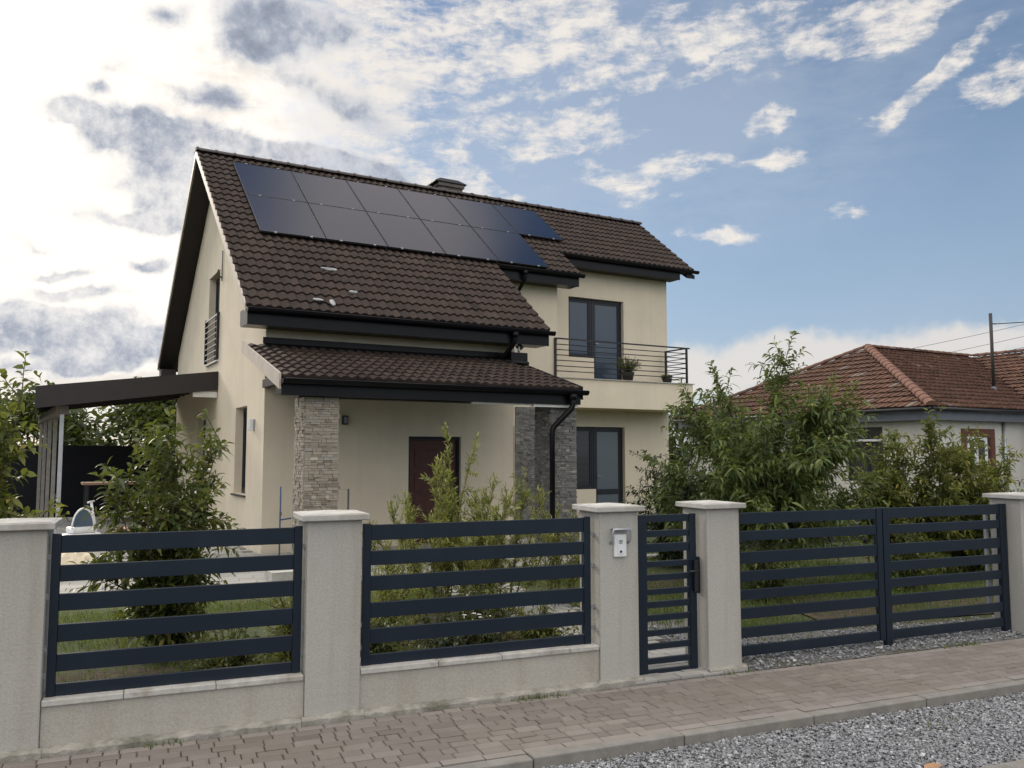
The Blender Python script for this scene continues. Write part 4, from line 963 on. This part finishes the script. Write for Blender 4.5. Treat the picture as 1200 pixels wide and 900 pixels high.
# peach tree
def peach():
    a, b_ = 7.17, 8.66
    root = thing('fruit_tree', 'green fruit tree with long drooping leaves behind the double gate', 'tree', FA(a, b_), FY)
    pl = Plant()
    tr = MB(); tr.tube([(0,0,-.05),(.01,0,.25),(-.02,.02,.5),(0,0,.78)], .055, 8, .042, caps=False)
    def twigs(q, n, out, up, ll, nl):
        for _ in range(n):
            dd = out*rng.uniform(.0, .9) + Vector(rng.normal(0, .5, 3)) + Vector((0, 0, up*rng.uniform(.2, 1.2)))
            pl.shoot(q, dd, ll*rng.uniform(.7, 1.3),     .006, (0, 0, -.22), .14, 5, leaves=int(nl*rng.uniform(.8, 1.2)), lstart=.05, spread=.8, lift=.5, tint=.42, tip_tint=.38, tv=.18)
    def limb(d, ln, r, z0, nt, curve, start=1):
        pts = [Vector((0, 0, z0))]; n = 8; d = Vector(d).normalized(); p = pts[0].copy()
        for i in range(n):
            d = (d + Vector((0, 0, curve)) + Vector(rng.normal(0, .08, 3))).normalized(); p = p + d*ln/n; pts.append(p.copy())
        tr.tube(pts, r, 6, r*.3, caps=False)
        for i in range(start, n+1):
            q = pts[i]; out = Vector((q.x, q.y, 0)).normalized() if q.xy.length > .1 else Vector(rng.normal(0, 1, 3))
            twigs(q, nt, out, .8, .38, 19)
        pl.shoot(pts[-1], d + Vector((0, 0, .2)), .45, .006, (0, 0, -.2), .1, 5, leaves=24, lstart=.02, spread=.75, lift=.6, tint=.55, tip_tint=.3)
    for k in range(9):                      # low spreading tier
        az = 2*math.pi*k/9 + rng.normal(0, .12); limb((math.cos(az), math.sin(az)*.8, rng.uniform(.0, .4)), rng.uniform(1.1, 1.4), .024, .6, 4, .02, 2)
    for k in range(8):                       # middle tier
        az = 2*math.pi*k/8 + .4 + rng.normal(0, .15); limb((math.cos(az), math.sin(az)*.8, rng.uniform(.55, .95)), rng.uniform(1.3, 1.55), .022, .75, 4, .02, 2)
    for az, tl, ln in ((3.6, .06, 2.02), (1.5, .28, 1.7), (3.3, .25, 1.72), (2.6, .5, 1.7), (5.6, .42, 1.65), (4.6, .2, 1.6)):   # leaders
        limb((math.cos(az)*tl, math.sin(az)*tl, 1), ln, .02, .8, 5, .03, 2)
    for k in range(9):                       # rising limbs that round the crown off
        az = 2*math.pi*k/9 + rng.normal(0, .1); limb((math.cos(az)*.75, math.sin(az)*.6, 1), rng.uniform(1.4, 1.65), .02, .75, 4, .01, 3)
    tr.build('trunk', 'bark', root, recalc=False)
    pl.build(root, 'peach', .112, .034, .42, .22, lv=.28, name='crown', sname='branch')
peach()

def upright_shrub(loc, rz, label, stems, hmin, hmax, spread, mat, Lm, Wm, leaves, tint=.5, tip=.5, name='garden_shrub', side=4, group=None, droop=.05, lift=.9, cat='shrub', lean=(0, 0)):
    root = thing(name, label, cat, loc, rz, group); pl = Plant()
    for k in range(stems):
        az = rng.uniform(0, 6.28); rr = spread*math.sqrt(rng.random()); h = rng.uniform(hmin, hmax)*(1-.25*(rr/spread)**2)
        p0 = (math.cos(az)*rr*.35, math.sin(az)*rr*.35, 0); d = Vector((math.cos(az)*rr*.9/h+lean[0], math.sin(az)*rr*.9/h+lean[1], 1))
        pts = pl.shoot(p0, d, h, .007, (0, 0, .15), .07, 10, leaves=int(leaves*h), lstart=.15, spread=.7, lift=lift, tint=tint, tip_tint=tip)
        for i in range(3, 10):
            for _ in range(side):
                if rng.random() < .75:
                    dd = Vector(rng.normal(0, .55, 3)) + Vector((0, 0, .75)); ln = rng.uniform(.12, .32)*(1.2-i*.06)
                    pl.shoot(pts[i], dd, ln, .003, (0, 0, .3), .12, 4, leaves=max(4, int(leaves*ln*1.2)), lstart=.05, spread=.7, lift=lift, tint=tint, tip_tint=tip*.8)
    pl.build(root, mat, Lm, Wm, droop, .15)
    return root
gs = 'upright narrow-leaved shrubs in front of the house'
upright_shrub(FA(2.68, 8.1), FY, 'tall yellow green narrow-leaved shrub in front of the red door', 20, 1.15, 2.08, .74, 'willow', .062, .0145, 80, .5, .6, group=gs)
upright_shrub(FA(3.42, 8.45), FY, 'feathery narrow-leaved shrub in front of the cream wall corner', 16, 1.05, 1.92, .70, 'willow', .06, .014, 78, .5, .6, group=gs)
upright_shrub(FA(4.22, 8.7), FY, 'slender narrow-leaved shrub leaning in front of the grey stone pillar', 9, .9, 1.5, .5, 'willow', .056, .013, 56, .55, .6, group=gs, lean=(.12, 0))
upright_shrub(FA(2.05, 7.5), FY, 'low spreading narrow-leaved shrub behind the middle fence panel', 7, .5, .85, .5, 'willow', .05, .013, 60, .4, .4, group=gs)

def rosette_shrub(loc, rz, label, stems, hmin, hmax, spread, mat, Lm, Wm, tint, tip, name='garden_shrub', per=12, side=3, bare=.12, lean=(0, 0), group=None):
    root = thing(name, label, 'shrub', loc, rz, group); pl = Plant()
    for k in range(stems):
        az = 2*math.pi*k/stems + rng.normal(0, .4); rr = spread*(.25+.75*rng.random()); h = rng.uniform(hmin, hmax)*(1.08-.45*(rr/spread)**2)
        d = Vector((math.cos(az)*rr/h+lean[0], math.sin(az)*rr/h+lean[1], 1))
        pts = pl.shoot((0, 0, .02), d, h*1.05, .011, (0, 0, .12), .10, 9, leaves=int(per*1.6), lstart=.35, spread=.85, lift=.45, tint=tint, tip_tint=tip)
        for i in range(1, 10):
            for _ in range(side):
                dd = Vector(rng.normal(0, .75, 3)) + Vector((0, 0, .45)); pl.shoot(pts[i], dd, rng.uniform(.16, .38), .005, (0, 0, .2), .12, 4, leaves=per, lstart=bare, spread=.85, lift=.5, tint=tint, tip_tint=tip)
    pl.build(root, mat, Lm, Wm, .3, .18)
    return root
rosette_shrub(FA(.16, 7.75), FY, 'dark leafy shrub behind the left fence panel, in front of the carport', 17, 1.35, 1.76, .54, 'laurel', .090, .035, .50, .5, per=13, side=3)
rosette_shrub(FA(-1.27, 6.9), FY, 'yellow green leafy shrub above the cut-off left pillar', 19, 1.5, 2.08, .60, 'yellowish', .08, .04, .48, .5, per=13, side=3, lean=(.0, 0))
rosette_shrub(FA(9.75, 8.8), FY, 'yellowish leafy shrub by the far right end of the double gate', 22, 1.35, 1.98, 1.08, 'yellowish', .09, .032, .5, .45, per=14, side=5)
rosette_shrub(FA(10.7, 8.6), FY, 'yellowish leafy shrub cut by the right edge, before the white neighbour wall', 18, 1.2, 1.78, .98, 'yellowish', .09, .032, .6, .4, per=14, side=4)
rosette_shrub(FA(7.25, 10.9), FY, 'dark glossy evergreen shrub at the corner of the cream house', 14, 1.0, 1.6, .62, 'evergreen', .07, .034, .45, .4, per=14, side=4)
rosette_shrub(FA(6.55, 8.0), FY, 'small leafy shrub low behind the left leaf of the double gate', 7, .35, .6, .30, 'laurel', .06, .026, .5, .3, per=10, side=2)
rosette_shrub(FA(8.75, 7.9), FY, 'small leafy shrub low behind the right leaf of the double gate', 8, .4, .75, .42, 'laurel', .06, .026, .5, .3, per=10, side=2)
lowg = 'low garden plants behind the middle fence panel'
for a, b_, mt, lab, h, sp in ((1.62, 6.7, 'laurel', 'low dark ground plant behind the left end of the middle panel', .34, .42), (2.25, 6.55, 'evergreen', 'low very dark ground plant at the foot of the narrow-leaved shrubs', .34, .46),
                         (2.75, 7.2, 'laurel', 'low green ground plant under the narrow-leaved shrubs', .45, .4), (1.15, 7.2, 'yellowish', 'low pale green ground plant right of the dark leafy shrub', .4, .4), (.55, 6.7, 'laurel', 'low ground plant at the foot of the dark leafy shrub', .3, .4), (3.05, 6.6, 'yellowish', 'low pale ground plant beside the intercom pillar', .26, .25)):
    rosette_shrub(FA(a, b_), FY, lab, 9, h*.7, h, sp, mt, .05, .022, .45, .3, 'ground_plant', 9, 2, group=lowg)
# little flowers
def flower(a, b_, h, mat, label):
    t = thing('garden_flower', label, 'flower', FA(a, b_), FY, 'small flowers behind the middle fence panel')
    mb = MB(); mb.tube([(0,0,0),(.01,0,h)], .004, 5); mb.build('stem', 'twig', t)
    mb = MB()
    for k in range(6):
        an = k*math.pi/3; c, s_ = math.cos(an), math.sin(an)
        mb.face([(.01,0,h),(.01+.013*c-.007*s_,.013*s_+.007*c,h+.008),(.01+.023*c,.023*s_,h+.004),(.01+.013*c+.007*s_,.013*s_-.007*c,h+.008)])
    mb.build('petals', mat, t, recalc=False)
flower(2.84, 7.4, .62, 'orange_p', 'orange flower beside the narrow-leaved shrubs, the higher of two'); flower(2.95, 7.35, .55, 'orange_p', 'orange flower beside the narrow-leaved shrubs, the lower of two')
for k in range(9):
    flower(2.55+rng.uniform(-.3, .35), 6.75+rng.uniform(-.15, .25), rng.uniform(.24, .36), 'white_p', 'small white flower low behind the middle fence panel')
for k in range(5):
    flower(.95+rng.uniform(-.25, .25), 6.35+rng.uniform(-.1, .1), rng.uniform(.08, .14), 'lilac_p', 'small pale lilac flower at the foot of the left fence panel')

# potted plants on the balcony
def potted(u, v, z, label, h, spread, name='potted_plant'):
    t = thing(name, label, 'potted plant', HA(u, v, z), HY)
    mb = MB(); mb.lathe([(.11,0),(.16,.22),(.17,.25),(.14,.25)], 0, 0, 14); mb.build('pot', 'pot', t)
    pl = Plant()
    for k in range(80):
        d = Vector(rng.normal(0, spread, 3)); d.z = rng.uniform(.35, 1)
        pl.shoot((0, 0, .24), d, h*rng.uniform(.7, 1), .004, (0, 0, .2), .12, 5, leaves=18, lstart=.1, spread=.7, lift=.7, tint=.5, tip_tint=.4)
    pl.build(t, 'laurel', .065, .015, .2, .1)
potted(12.92, MW+.42, 3.458, 'bushy green potted plant in front of the balcony door', .46, .55)
potted(14.22, RW-.45, 3.458, 'small potted plant at the right end of the balcony', .22, .9); [setattr(o_, 'scale', (.85, .85, .62)) for o_ in bpy.data.objects if o_.get('label', '').startswith('small potted plant at')]

# background trees: trunk, limbs, crown of leaf clumps
def far_tree(loc, label, h, w, n, mat='far_leaf', leaf=.22, group='trees beyond the house', trunk=.35, seed=0, name='broadleaf_tree'):
    t = thing(name, label, 'tree', loc, rng.uniform(0, 6), group); r_ = np.random.default_rng(seed)
    mb = MB(); mb.tube([(0,0,-.1),(.1,0,h*.25),(0,.1,h*.5)], .03*h, 8, .015*h, caps=False)
    cl = []
    for k in range(26):
        az = r_.uniform(0, 6.28); zz = r_.uniform(.25, .98); rad = w*.5*math.sin(math.pi*min(1, (.12+zz*.84)))*r_.uniform(.35, 1)
        c = Vector((math.cos(az)*rad, math.sin(az)*rad, h*zz*.93)); cl.append((c, w*r_.uniform(.10, .2)))
        if k % 3 == 0: mb.tube([(0, .05, h*.4*min(1, zz)), tuple(c*.6 + Vector((0, 0, h*.12))), tuple(c)], .01*h, 5, .003*h, caps=False)
    mb.build('trunk', 'bark', t, recalc=False)
    per = n//len(cl); P_ = []; T_ = []
    for c, r in cl:
        q = r_.normal(0, .55, (per, 3))*r; P_.append(q*np.array([1, 1, .75]) + np.array(c)); T_.append(np.clip(r_.normal(.45+r_.normal(0, .14), .2, per), 0, 1))
    P_ = np.concatenate(P_); T_ = np.concatenate(T_); m_ = len(P_)
    D_ = rnd_dir(m_); D_[:, 2] = D_[:, 2]*.5-.1; Nn = np.array([0, 0, 1.0])+rng.normal(0, .6, (m_, 3))
    leaf_mesh('crown', P_, D_, Nn, leaf*(1+rng.normal(0, .25, m_)).clip(.4, 1.6), leaf*.5*np.ones(m_), T_, mat, t, .2, .1)
BT = [(-17.0, 30, 4.2, 5, 'tree beyond the carport, leftmost of the row'), (-13.2, 31, 4.4, 5, 'tree beyond the carport, just right of the steel posts'), (-10.2, 30, 4.0, 4.6, 'tree seen in the middle of the carport opening'), (-7.6, 31, 4.3, 5, 'tree beyond the carport, closest to the gable wall'), (-21.5, 33, 4.4, 6, 'tree at the left edge behind the yellow green shrub')]
for k, (x, y, h, w, lab) in enumerate(BT): far_tree((x, y, -.1), lab, h, w, 5200, seed=k+3, leaf=.26)
far_tree((11.6, 37.0, -.1), 'tree top showing above the neighbour roof behind the fruit tree', 5.55, 3.4, 4200, seed=20, leaf=.2)
far_tree((7.2, 36, -.1), 'tree seen below the balcony end, beyond the house', 3.6, 4.2, 3000, seed=22, leaf=.22)
far_tree((6.2, 22.0, -.1), 'small dense tree between the house corner and the neighbour', 2.5, 2.6, 4200, seed=23, leaf=.12)
# ------------------------------------------------------------------ under the carport and along the right boundary
t = thing('dark_fence', 'dark solid fence at the back of the carport', 'fence', HA(.3, 25.4), HY)
mb = MB(); [mb.box(-.9, 3.2, 0, .03, .0+.172*k, .1715+.172*k) for k in range(11)]; mb.build('board_panel', 'black', t)
for x in (-.9, 1.1, 3.1):
    mb = MB(); mb.box(x, x+.08, .031, .11, 0, 1.85); mb.build('post', 'rail_metal', t)
t = thing('work_table', 'table with pale wooden top standing under the carport', 'table', HA(1.75, 21.6), HY)
mb = MB(); mb.box(-.75, .75, -.4, .4, .98, 1.03); mb.build('tabletop', 'wood', t, bevel=.006)
for x in (-.68, .62):
    for y in (-.36, .30):
        mb = MB(); mb.box(x, x+.06, y, y+.06, 0, .979); mb.build('leg', 'rail_metal', t)
t = thing('toy_car', 'small white ride-on vehicle with blue tinted screen beside the carport post', 'toy car', HA(.78, 17.0, -.10), HY+R(20))
mb = MB(); mb.box(-.45, .45, -.25, .25, .12, .40); mb.box(-.25, .35, -.22, .22, .401, .52); mb.build('body', 'plastic_w', t, bevel=.05)
mb = MB(); n = 12; mb.tube([(.26*math.cos(math.pi*k/n), -.2, .50+.36*math.sin(math.pi*k/n)) for k in range(n+1)], .022, 8); mb.build('roll_bar', 'plastic_w', t)
mb = MB(); mb.prism([(.24*math.cos(math.pi*k/n), .525+.32*math.sin(math.pi*k/n)) for k in range(n+1)], 1, -.205, -.195); mb.build('screen', mat_plain('blue_screen', (.08, .115, .16), .12), t)
for x in (-.3, .3):
    for y in (-.27, .21):
        mb = MB(); mb.prism([(x+.14*math.cos(2*math.pi*k/14), .14+.14*math.sin(2*math.pi*k/14)) for k in range(14)], 1, y, y+.06); mb.build('wheel', 'black', t)
t.scale = (.72, .72, .95)
t = thing('toy_scooter', 'white and pink children\'s scooter leaning by the dark shrub', 'scooter', HA(1.42, 17.0), HY-R(15))
mb = MB(); mb.box(-.4, .4, -.07, .07, .14, .20); mb.build('deck', 'plastic_w', t, bevel=.02); mb = MB(); mb.tube([(-.35, 0, .15), (-.48, 0, .82)], .022); mb.tube([(-.48, -.24, .82), (-.48, .24, .82)], .018); mb.build('handlebar', 'plastic_w', t)
mb = MB(); mb.box(-.1, .3, -.07, .07, .205, .36); mb.build('seat', 'red', t, bevel=.03)
for x in (-.38, .38):
    mb = MB(); mb.prism([(x+.1*math.cos(2*math.pi*k/14), .1+.1*math.sin(2*math.pi*k/14)) for k in range(14)], 1, -.03, .03); mb.build('wheel', 'black', t)
mb = MB(); nn = 12
for i in range(nn):
    for j in range(nn):
        def hh(i, j): 
            x, y = i/nn*2-1, j/nn*2-1; return .38*max(0, (1-x*x)*(1-y*y))**.6 + .03*math.sin(i*2.1+j*1.3)*(1-x*x)
        mb.face([((i+a)/nn*1.0-.5, (j+c)/nn*.8-.4, max(0, hh(i+a, j+c))) for a, c in ((0,0),(1,0),(1,1),(0,1))], smooth=False)
tag(place(mb.build('covered_heap', 'beige', recalc=False), (-5.95, 11.5, .0), HY), 'beige sheet covered heap seen through the left fence panel', 'cover')
# stone step block at the terrace edge
mb = MB(); mb.box(0, .75, 0, .4, -.05, .18); mb.build('x', 'cap')
o = bpy.data.objects['x']; o.name = 'stone_step'; tag(place(o, FA(1.42, 11.2), HY), 'grey stone step block at the edge of the terrace', 'step')
mb = MB(); mb.box(0, .5, 0, .35, -.05, .22); o = mb.build('stone_block', 'kerb', bevel=.02); tag(place(o, FA(2.0, 11.0), HY), 'pale stone block beside the terrace step', 'block')
# boundary fence towards the neighbour
t = thing('boundary_fence', 'low dark boundary fence with pale top rails behind the double gate', 'fence', FA(8.4, 11.6), FY+R(8))
mb = MB(); [mb.box(0, 12, 0, .03, .08+.17*k, .22+.17*k) for k in range(4)]; mb.build('board_panel', 'rail_metal', t)
mb = MB(); mb.box(0, 12, -.03, .06, .76, .79); mb.build('top_rail', 'galv', t)
for x in np.arange(0, 12.1, 2.0):
    mb = MB(); mb.box(x, x+.07, .031, .10, 0, .758); mb.build('post', 'rail_metal', t)

# ------------------------------------------------------------------ neighbour house
NU, NV, NZ = 20.12, 13.59, 2.9
nb = thing('neighbour_house', 'white single storey neighbour house with old red brown hipped roof', 'house', HA(NU, NV), HY); NO = (NU, NV, 0)
AU, AV, AZ, GU = 24.22, 18.59, 5.2, 30.0
ni = .32
mb = MB()
nfront = lambda s, d, z: (s, NV+ni+d, z); nleft = lambda s, d, z: (NU+ni+d, s, z)
wall(mb, nfront, NU+ni, 25.3, lambda s: NZ-.20, [(21.82, 23.35, .75, 2.36)], depth=.15)
wall(mb, nleft, NV+ni, NV+9.7, lambda s: NZ-.20, [(15.3, 16.5, .9, 2.42)], depth=.15)
mb.face([(25.3, NV+ni, -.2), (25.3, NV-3, -.2), (25.3, NV-3, NZ-.2), (25.3, NV+ni, NZ-.2)]); mb.face([(25.3, NV-3, -.2), (34.7, NV-3, -.2), (34.7, NV-3, NZ-.2), (30, NV-3, AZ-.2), (25.3, NV-3, NZ-.2)])
mb.face([(34.7, NV-3, -.2), (34.7, NV+9.7, -.2), (34.7, NV+9.7, NZ-.2), (34.7, NV-3, NZ-.2)]); mb.face([(NU+ni, NV+9.7, -.2), (34.7, NV+9.7, -.2), (34.7, NV+9.7, NZ-.2), (NU+ni, NV+9.7, NZ-.2)])
mb.build('wall', 'white_wall', nb, NO, recalc=False)
def flat_tiles(mb, corner, eu, es_, L, u_at, course=.33, w=.22, seed=0):
    """old flat tiles: one box-like tile each, laid in courses; u_at(s) gives the span at slope distance s"""
    r_ = random.Random(seed); corner, eu, es_ = Vector(corner), Vector(eu), Vector(es_); nn_ = eu.cross(es_)
    if nn_.z < 0: nn_ = -nn_
    k = 0; s = 0
    while s < L:
        e = min(s+course, L); a0, a1 = u_at(s); c0, c1 = u_at(e); u = math.floor(min(a0, c0)/w)*w
        while u < max(a1, c1):
            x0b, x1b = max(u, a0), min(u+w-.006, a1); x0t, x1t = max(u, c0), min(u+w-.006, c1)
            if x1b - x0b > .01 or x1t - x0t > .01:
                x1b, x1t = max(x1b, x0b), max(x1t, x0t)
                t_ = min(1, max(0, r_.gauss(.5, .17))); 
                if r_.random() < (.018 if seed == 2 else .003): t_ = 1.0
                h = .045+r_.uniform(0, .014); j = r_.uniform(-.012, .012)
                P_ = lambda uu, ss, hh: corner + eu*uu + es_*ss + nn_*hh
                mid = w*.5
                bl, br, tl, tr_ = P_(x0b, s-.02+j, h), P_(x1b, s-.02+j, h), P_(x0t, e+.02, .004), P_(x1t, e+.02, .004)
                mb.face([bl, br, tr_, tl], t_); mb.face([P_(x0b, s-.02+j, h-.03), P_(x1b, s-.02+j, h-.03), br, bl], t_)
                if x1b-x0b > .12 and x1t-x0t > .12:      # raised roll along one side of the tile
                    ql, qr, pl_, pr_ = P_(x1b-.06, s-.021+j, h), P_(x1b, s-.021+j, h), P_(x1t-.06, e, .004), P_(x1t, e, .004)
                    up_ = nn_*.022; mb.face([ql+up_*.9, qr+up_*.9, pr_+up_*.9, pl_+up_*.9], t_); mb.face([ql, ql+up_*.9, pl_+up_*.9, pl_], t_); mb.face([ql, qr, qr+up_*.9, ql+up_*.9], t_); mb.face([qr, pr_, pr_+up_*.9, qr+up_*.9], t_)
            u += w
        s = e; k += 1
mb = MB(); run = AV-NV; Lf = math.hypot(run, AZ-NZ); cf, sf = run/Lf, (AZ-NZ)/Lf
VU = GU-run                                              # where the valley meets the eave
flat_tiles(mb, (NU, NV, NZ), (1,0,0), (0,cf,sf), Lf, lambda s: ((AU-NU)*s/Lf, (VU-NU)+(GU-VU)*s/Lf), seed=1)
runl = AU-NU; Ll = math.hypot(runl, AZ-NZ); cl_, sl_ = runl/Ll, (AZ-NZ)/Ll
flat_tiles(mb, (NU, NV+2*run, NZ), (0,-1,0), (cl_,0,sl_), Ll, lambda s: (run*s/Ll, 2*run-run*s/Ll), seed=2)
flat_tiles(mb, (VU, NV-3.4, NZ), (0,1,0), (cf,0,sf), Lf, lambda s: (0, 3.4+run*s/Lf), seed=3)
for q in ([(NU,NV+2*run,NZ),(AU,AV,AZ),(GU,AV,AZ),(GU+5,NV+2*run,NZ)], [(GU,NV-3.4,AZ),(GU+5,NV-3.4,NZ),(GU+5,NV+2*run,NZ),(GU,AV,AZ)]): mb.face(q, .45)
rf = mb.build('roof', 'oldtile', nb, NO, recalc=False)
mb = MB()                                                # closed underside of the roof
e_ = .05
mb.face([(NU+e_,NV+e_,NZ-.03),(AU,AV,AZ-.04),(GU,AV,AZ-.04),(VU,NV+e_,NZ-.03)]); mb.face([(NU+e_,NV+e_,NZ-.03),(NU+e_,NV+2*run,NZ-.03),(AU,AV,AZ-.04)]); mb.face([(VU,NV-3.4,NZ-.03),(VU,NV,NZ-.03),(GU,AV,AZ-.04),(GU,NV-3.4,AZ-.04)])
mb.build('roof_boarding', 'soffit', rf, NO, recalc=False)
def caps(path0, path1, r=.10, name='hip_tile'):
    mb = MB(); A, B = Vector(path0), Vector(path1); L = (B-A).length; d = (B-A).normalized(); s = 0
    side = d.cross(Vector((0,0,1))).normalized(); up = side.cross(d)
    while s < L-.02:
        e = min(s+.34, L); n = 7; ring = []
        for (ss, rr) in ((s-.03, r*1.12), (e, r*.95)):
            ring.append([A + d*ss + side*(rr*math.cos(math.pi*k/(n-1))) + up*(rr*.8*math.sin(math.pi*k/(n-1)) + .02) for k in range(n)])
        t_ = random.random()
        for k in range(n-1): mb.face([ring[0][k], ring[0][k+1], ring[1][k+1], ring[1][k]], t_, True)
        mb.face(ring[0][::-1], t_)
        s = e
    return mb.build(name, 'hiptile', rf, NO, recalc=False)
caps((NU, NV, NZ+.02), (AU, AV, AZ+.02), .14)
mm_ = M['hiptile']; M['hiptile'] = M['oldtile']
caps((AU, AV, AZ+.02), (GU, AV, AZ+.02), .11, 'ridge_tile'); caps((GU, NV-3.4, AZ+.02), (GU, AV, AZ+.02), .11, 'ridge_tile'); caps((NU, NV+2*run, NZ+.02), (AU, AV, AZ+.02), .11, 'hip_tile')
M['hiptile'] = mm_
mb = MB(); mb.box(NU+.06, VU-.001, NV+.06, NV+ni-.003, NZ-.34, NZ-.05); mb.box(NU+.06, NU+ni-.003, NV+ni-.002, NV+9.9, NZ-.34, NZ-.05); mb.box(VU+.06, VU+.3, NV-3.3, NV+.059, NZ-.34, NZ-.05); mb.build('eave_board', 'bluegrey', nb, NO)
def ngutter(a, b_):
    mb = MB(); mb.tube([a, b_], .05, 8); return mb.build('gutter', 'rail_metal', nb, NO)
ngutter((NU-.04, NV-.05, NZ-.06), (VU, NV-.05, NZ-.06)); ngutter((NU-.05, NV-.04, NZ-.06), (NU-.05, NV+2*run, NZ-.06))
# red-brown surround with white casement, and the window on the side wall
HO_s, house_s = HO, house; HO, house = NO, nb
w = window('window', nfront, 21.82, 23.35, .75, 2.36, (), fmat='redframe', gmat='glass_dark', depth=-.02, fw=.20, fd=.12)
w2 = window('window', lambda s, d, z: nfront(s, d, z), 22.05, 22.95, .97, 2.14, (22.45,), fmat='white_pvc', gmat='glass_dark', depth=-.035, fw=.055, fd=.05)
window('window', nleft, 15.3, 16.5, .9, 2.42, (15.9,), fmat='glass_dark', gmat='glass_dark', depth=.05)
mb = MB(); mb.box(NU+ni-.03, NU+ni+.06, 15.32, 16.48, 2.02, 2.08); mb.build('blind_rail', 'white_pvc', nb, NO)
mb = MB(); mb.tube([(23.75, NV+ni-.05, -.1), (23.75, NV+ni-.05, NZ-.35)], .045, 10); mb.build('downpipe', 'galv', nb, NO)
HO, house = HO_s, house_s
# mast on the neighbour's roof and the wires
mz = NZ+(AZ-NZ)*(15.1-NV)/run
t = thing('mast', 'slim dark service mast standing on the neighbour roof', 'mast', HA(25.43, 15.1, mz), HY)
mb = MB(); mb.tube([(0,0,-.1),(0,0,5.97-mz)], .05, 10); mb.build('pole', 'wire', t); mb = MB(); mb.tube([(-.02,0,5.97-mz-.32),(.18,-.05,5.97-mz-.32)], .02, 6); mb.build('insulator', 'greypipe', t)
mb = MB(); mb.lathe([(.11,-.04),(.09,.06),(.055,.12)], 0, 0, 12); mb.build('collar', 'greypipe', t)
def wire(p, q, sag, r, label):
    mb = MB(); A, B = Vector(p), Vector(q); pts = []
    for k in range(25):
        x = k/24; c = A.lerp(B, x); c.z -= sag*4*x*(1-x); pts.append(c)
    mb.tube(pts, r, 5); tag(mb.build('overhead_wire', 'wire'), label, 'wire', 'overhead wires')
pm = HA(25.58, 15.05, 5.65)
wire(pm, (34, 15.5, 5.9), .1, .014, 'service wire running right from the mast top')
def at_depth(px, py, y):
    d = pixdir(px, py); k = y/d.y; return (d.x*k, y, 1.7+d.z*k)
wire(at_depth(900, 440, 46), at_depth(1260, 366, 46), .15, .011, 'thin overhead wire crossing above the neighbour roof, highest of three')
wire(at_depth(940, 445, 46), at_depth(1260, 380, 46), .15, .011, 'thin overhead wire crossing above the neighbour roof, middle of three')
wire(at_depth(980, 448, 46), at_depth(1260, 393, 46), .15, .011, 'thin overhead wire crossing above the neighbour roof, lowest of three')
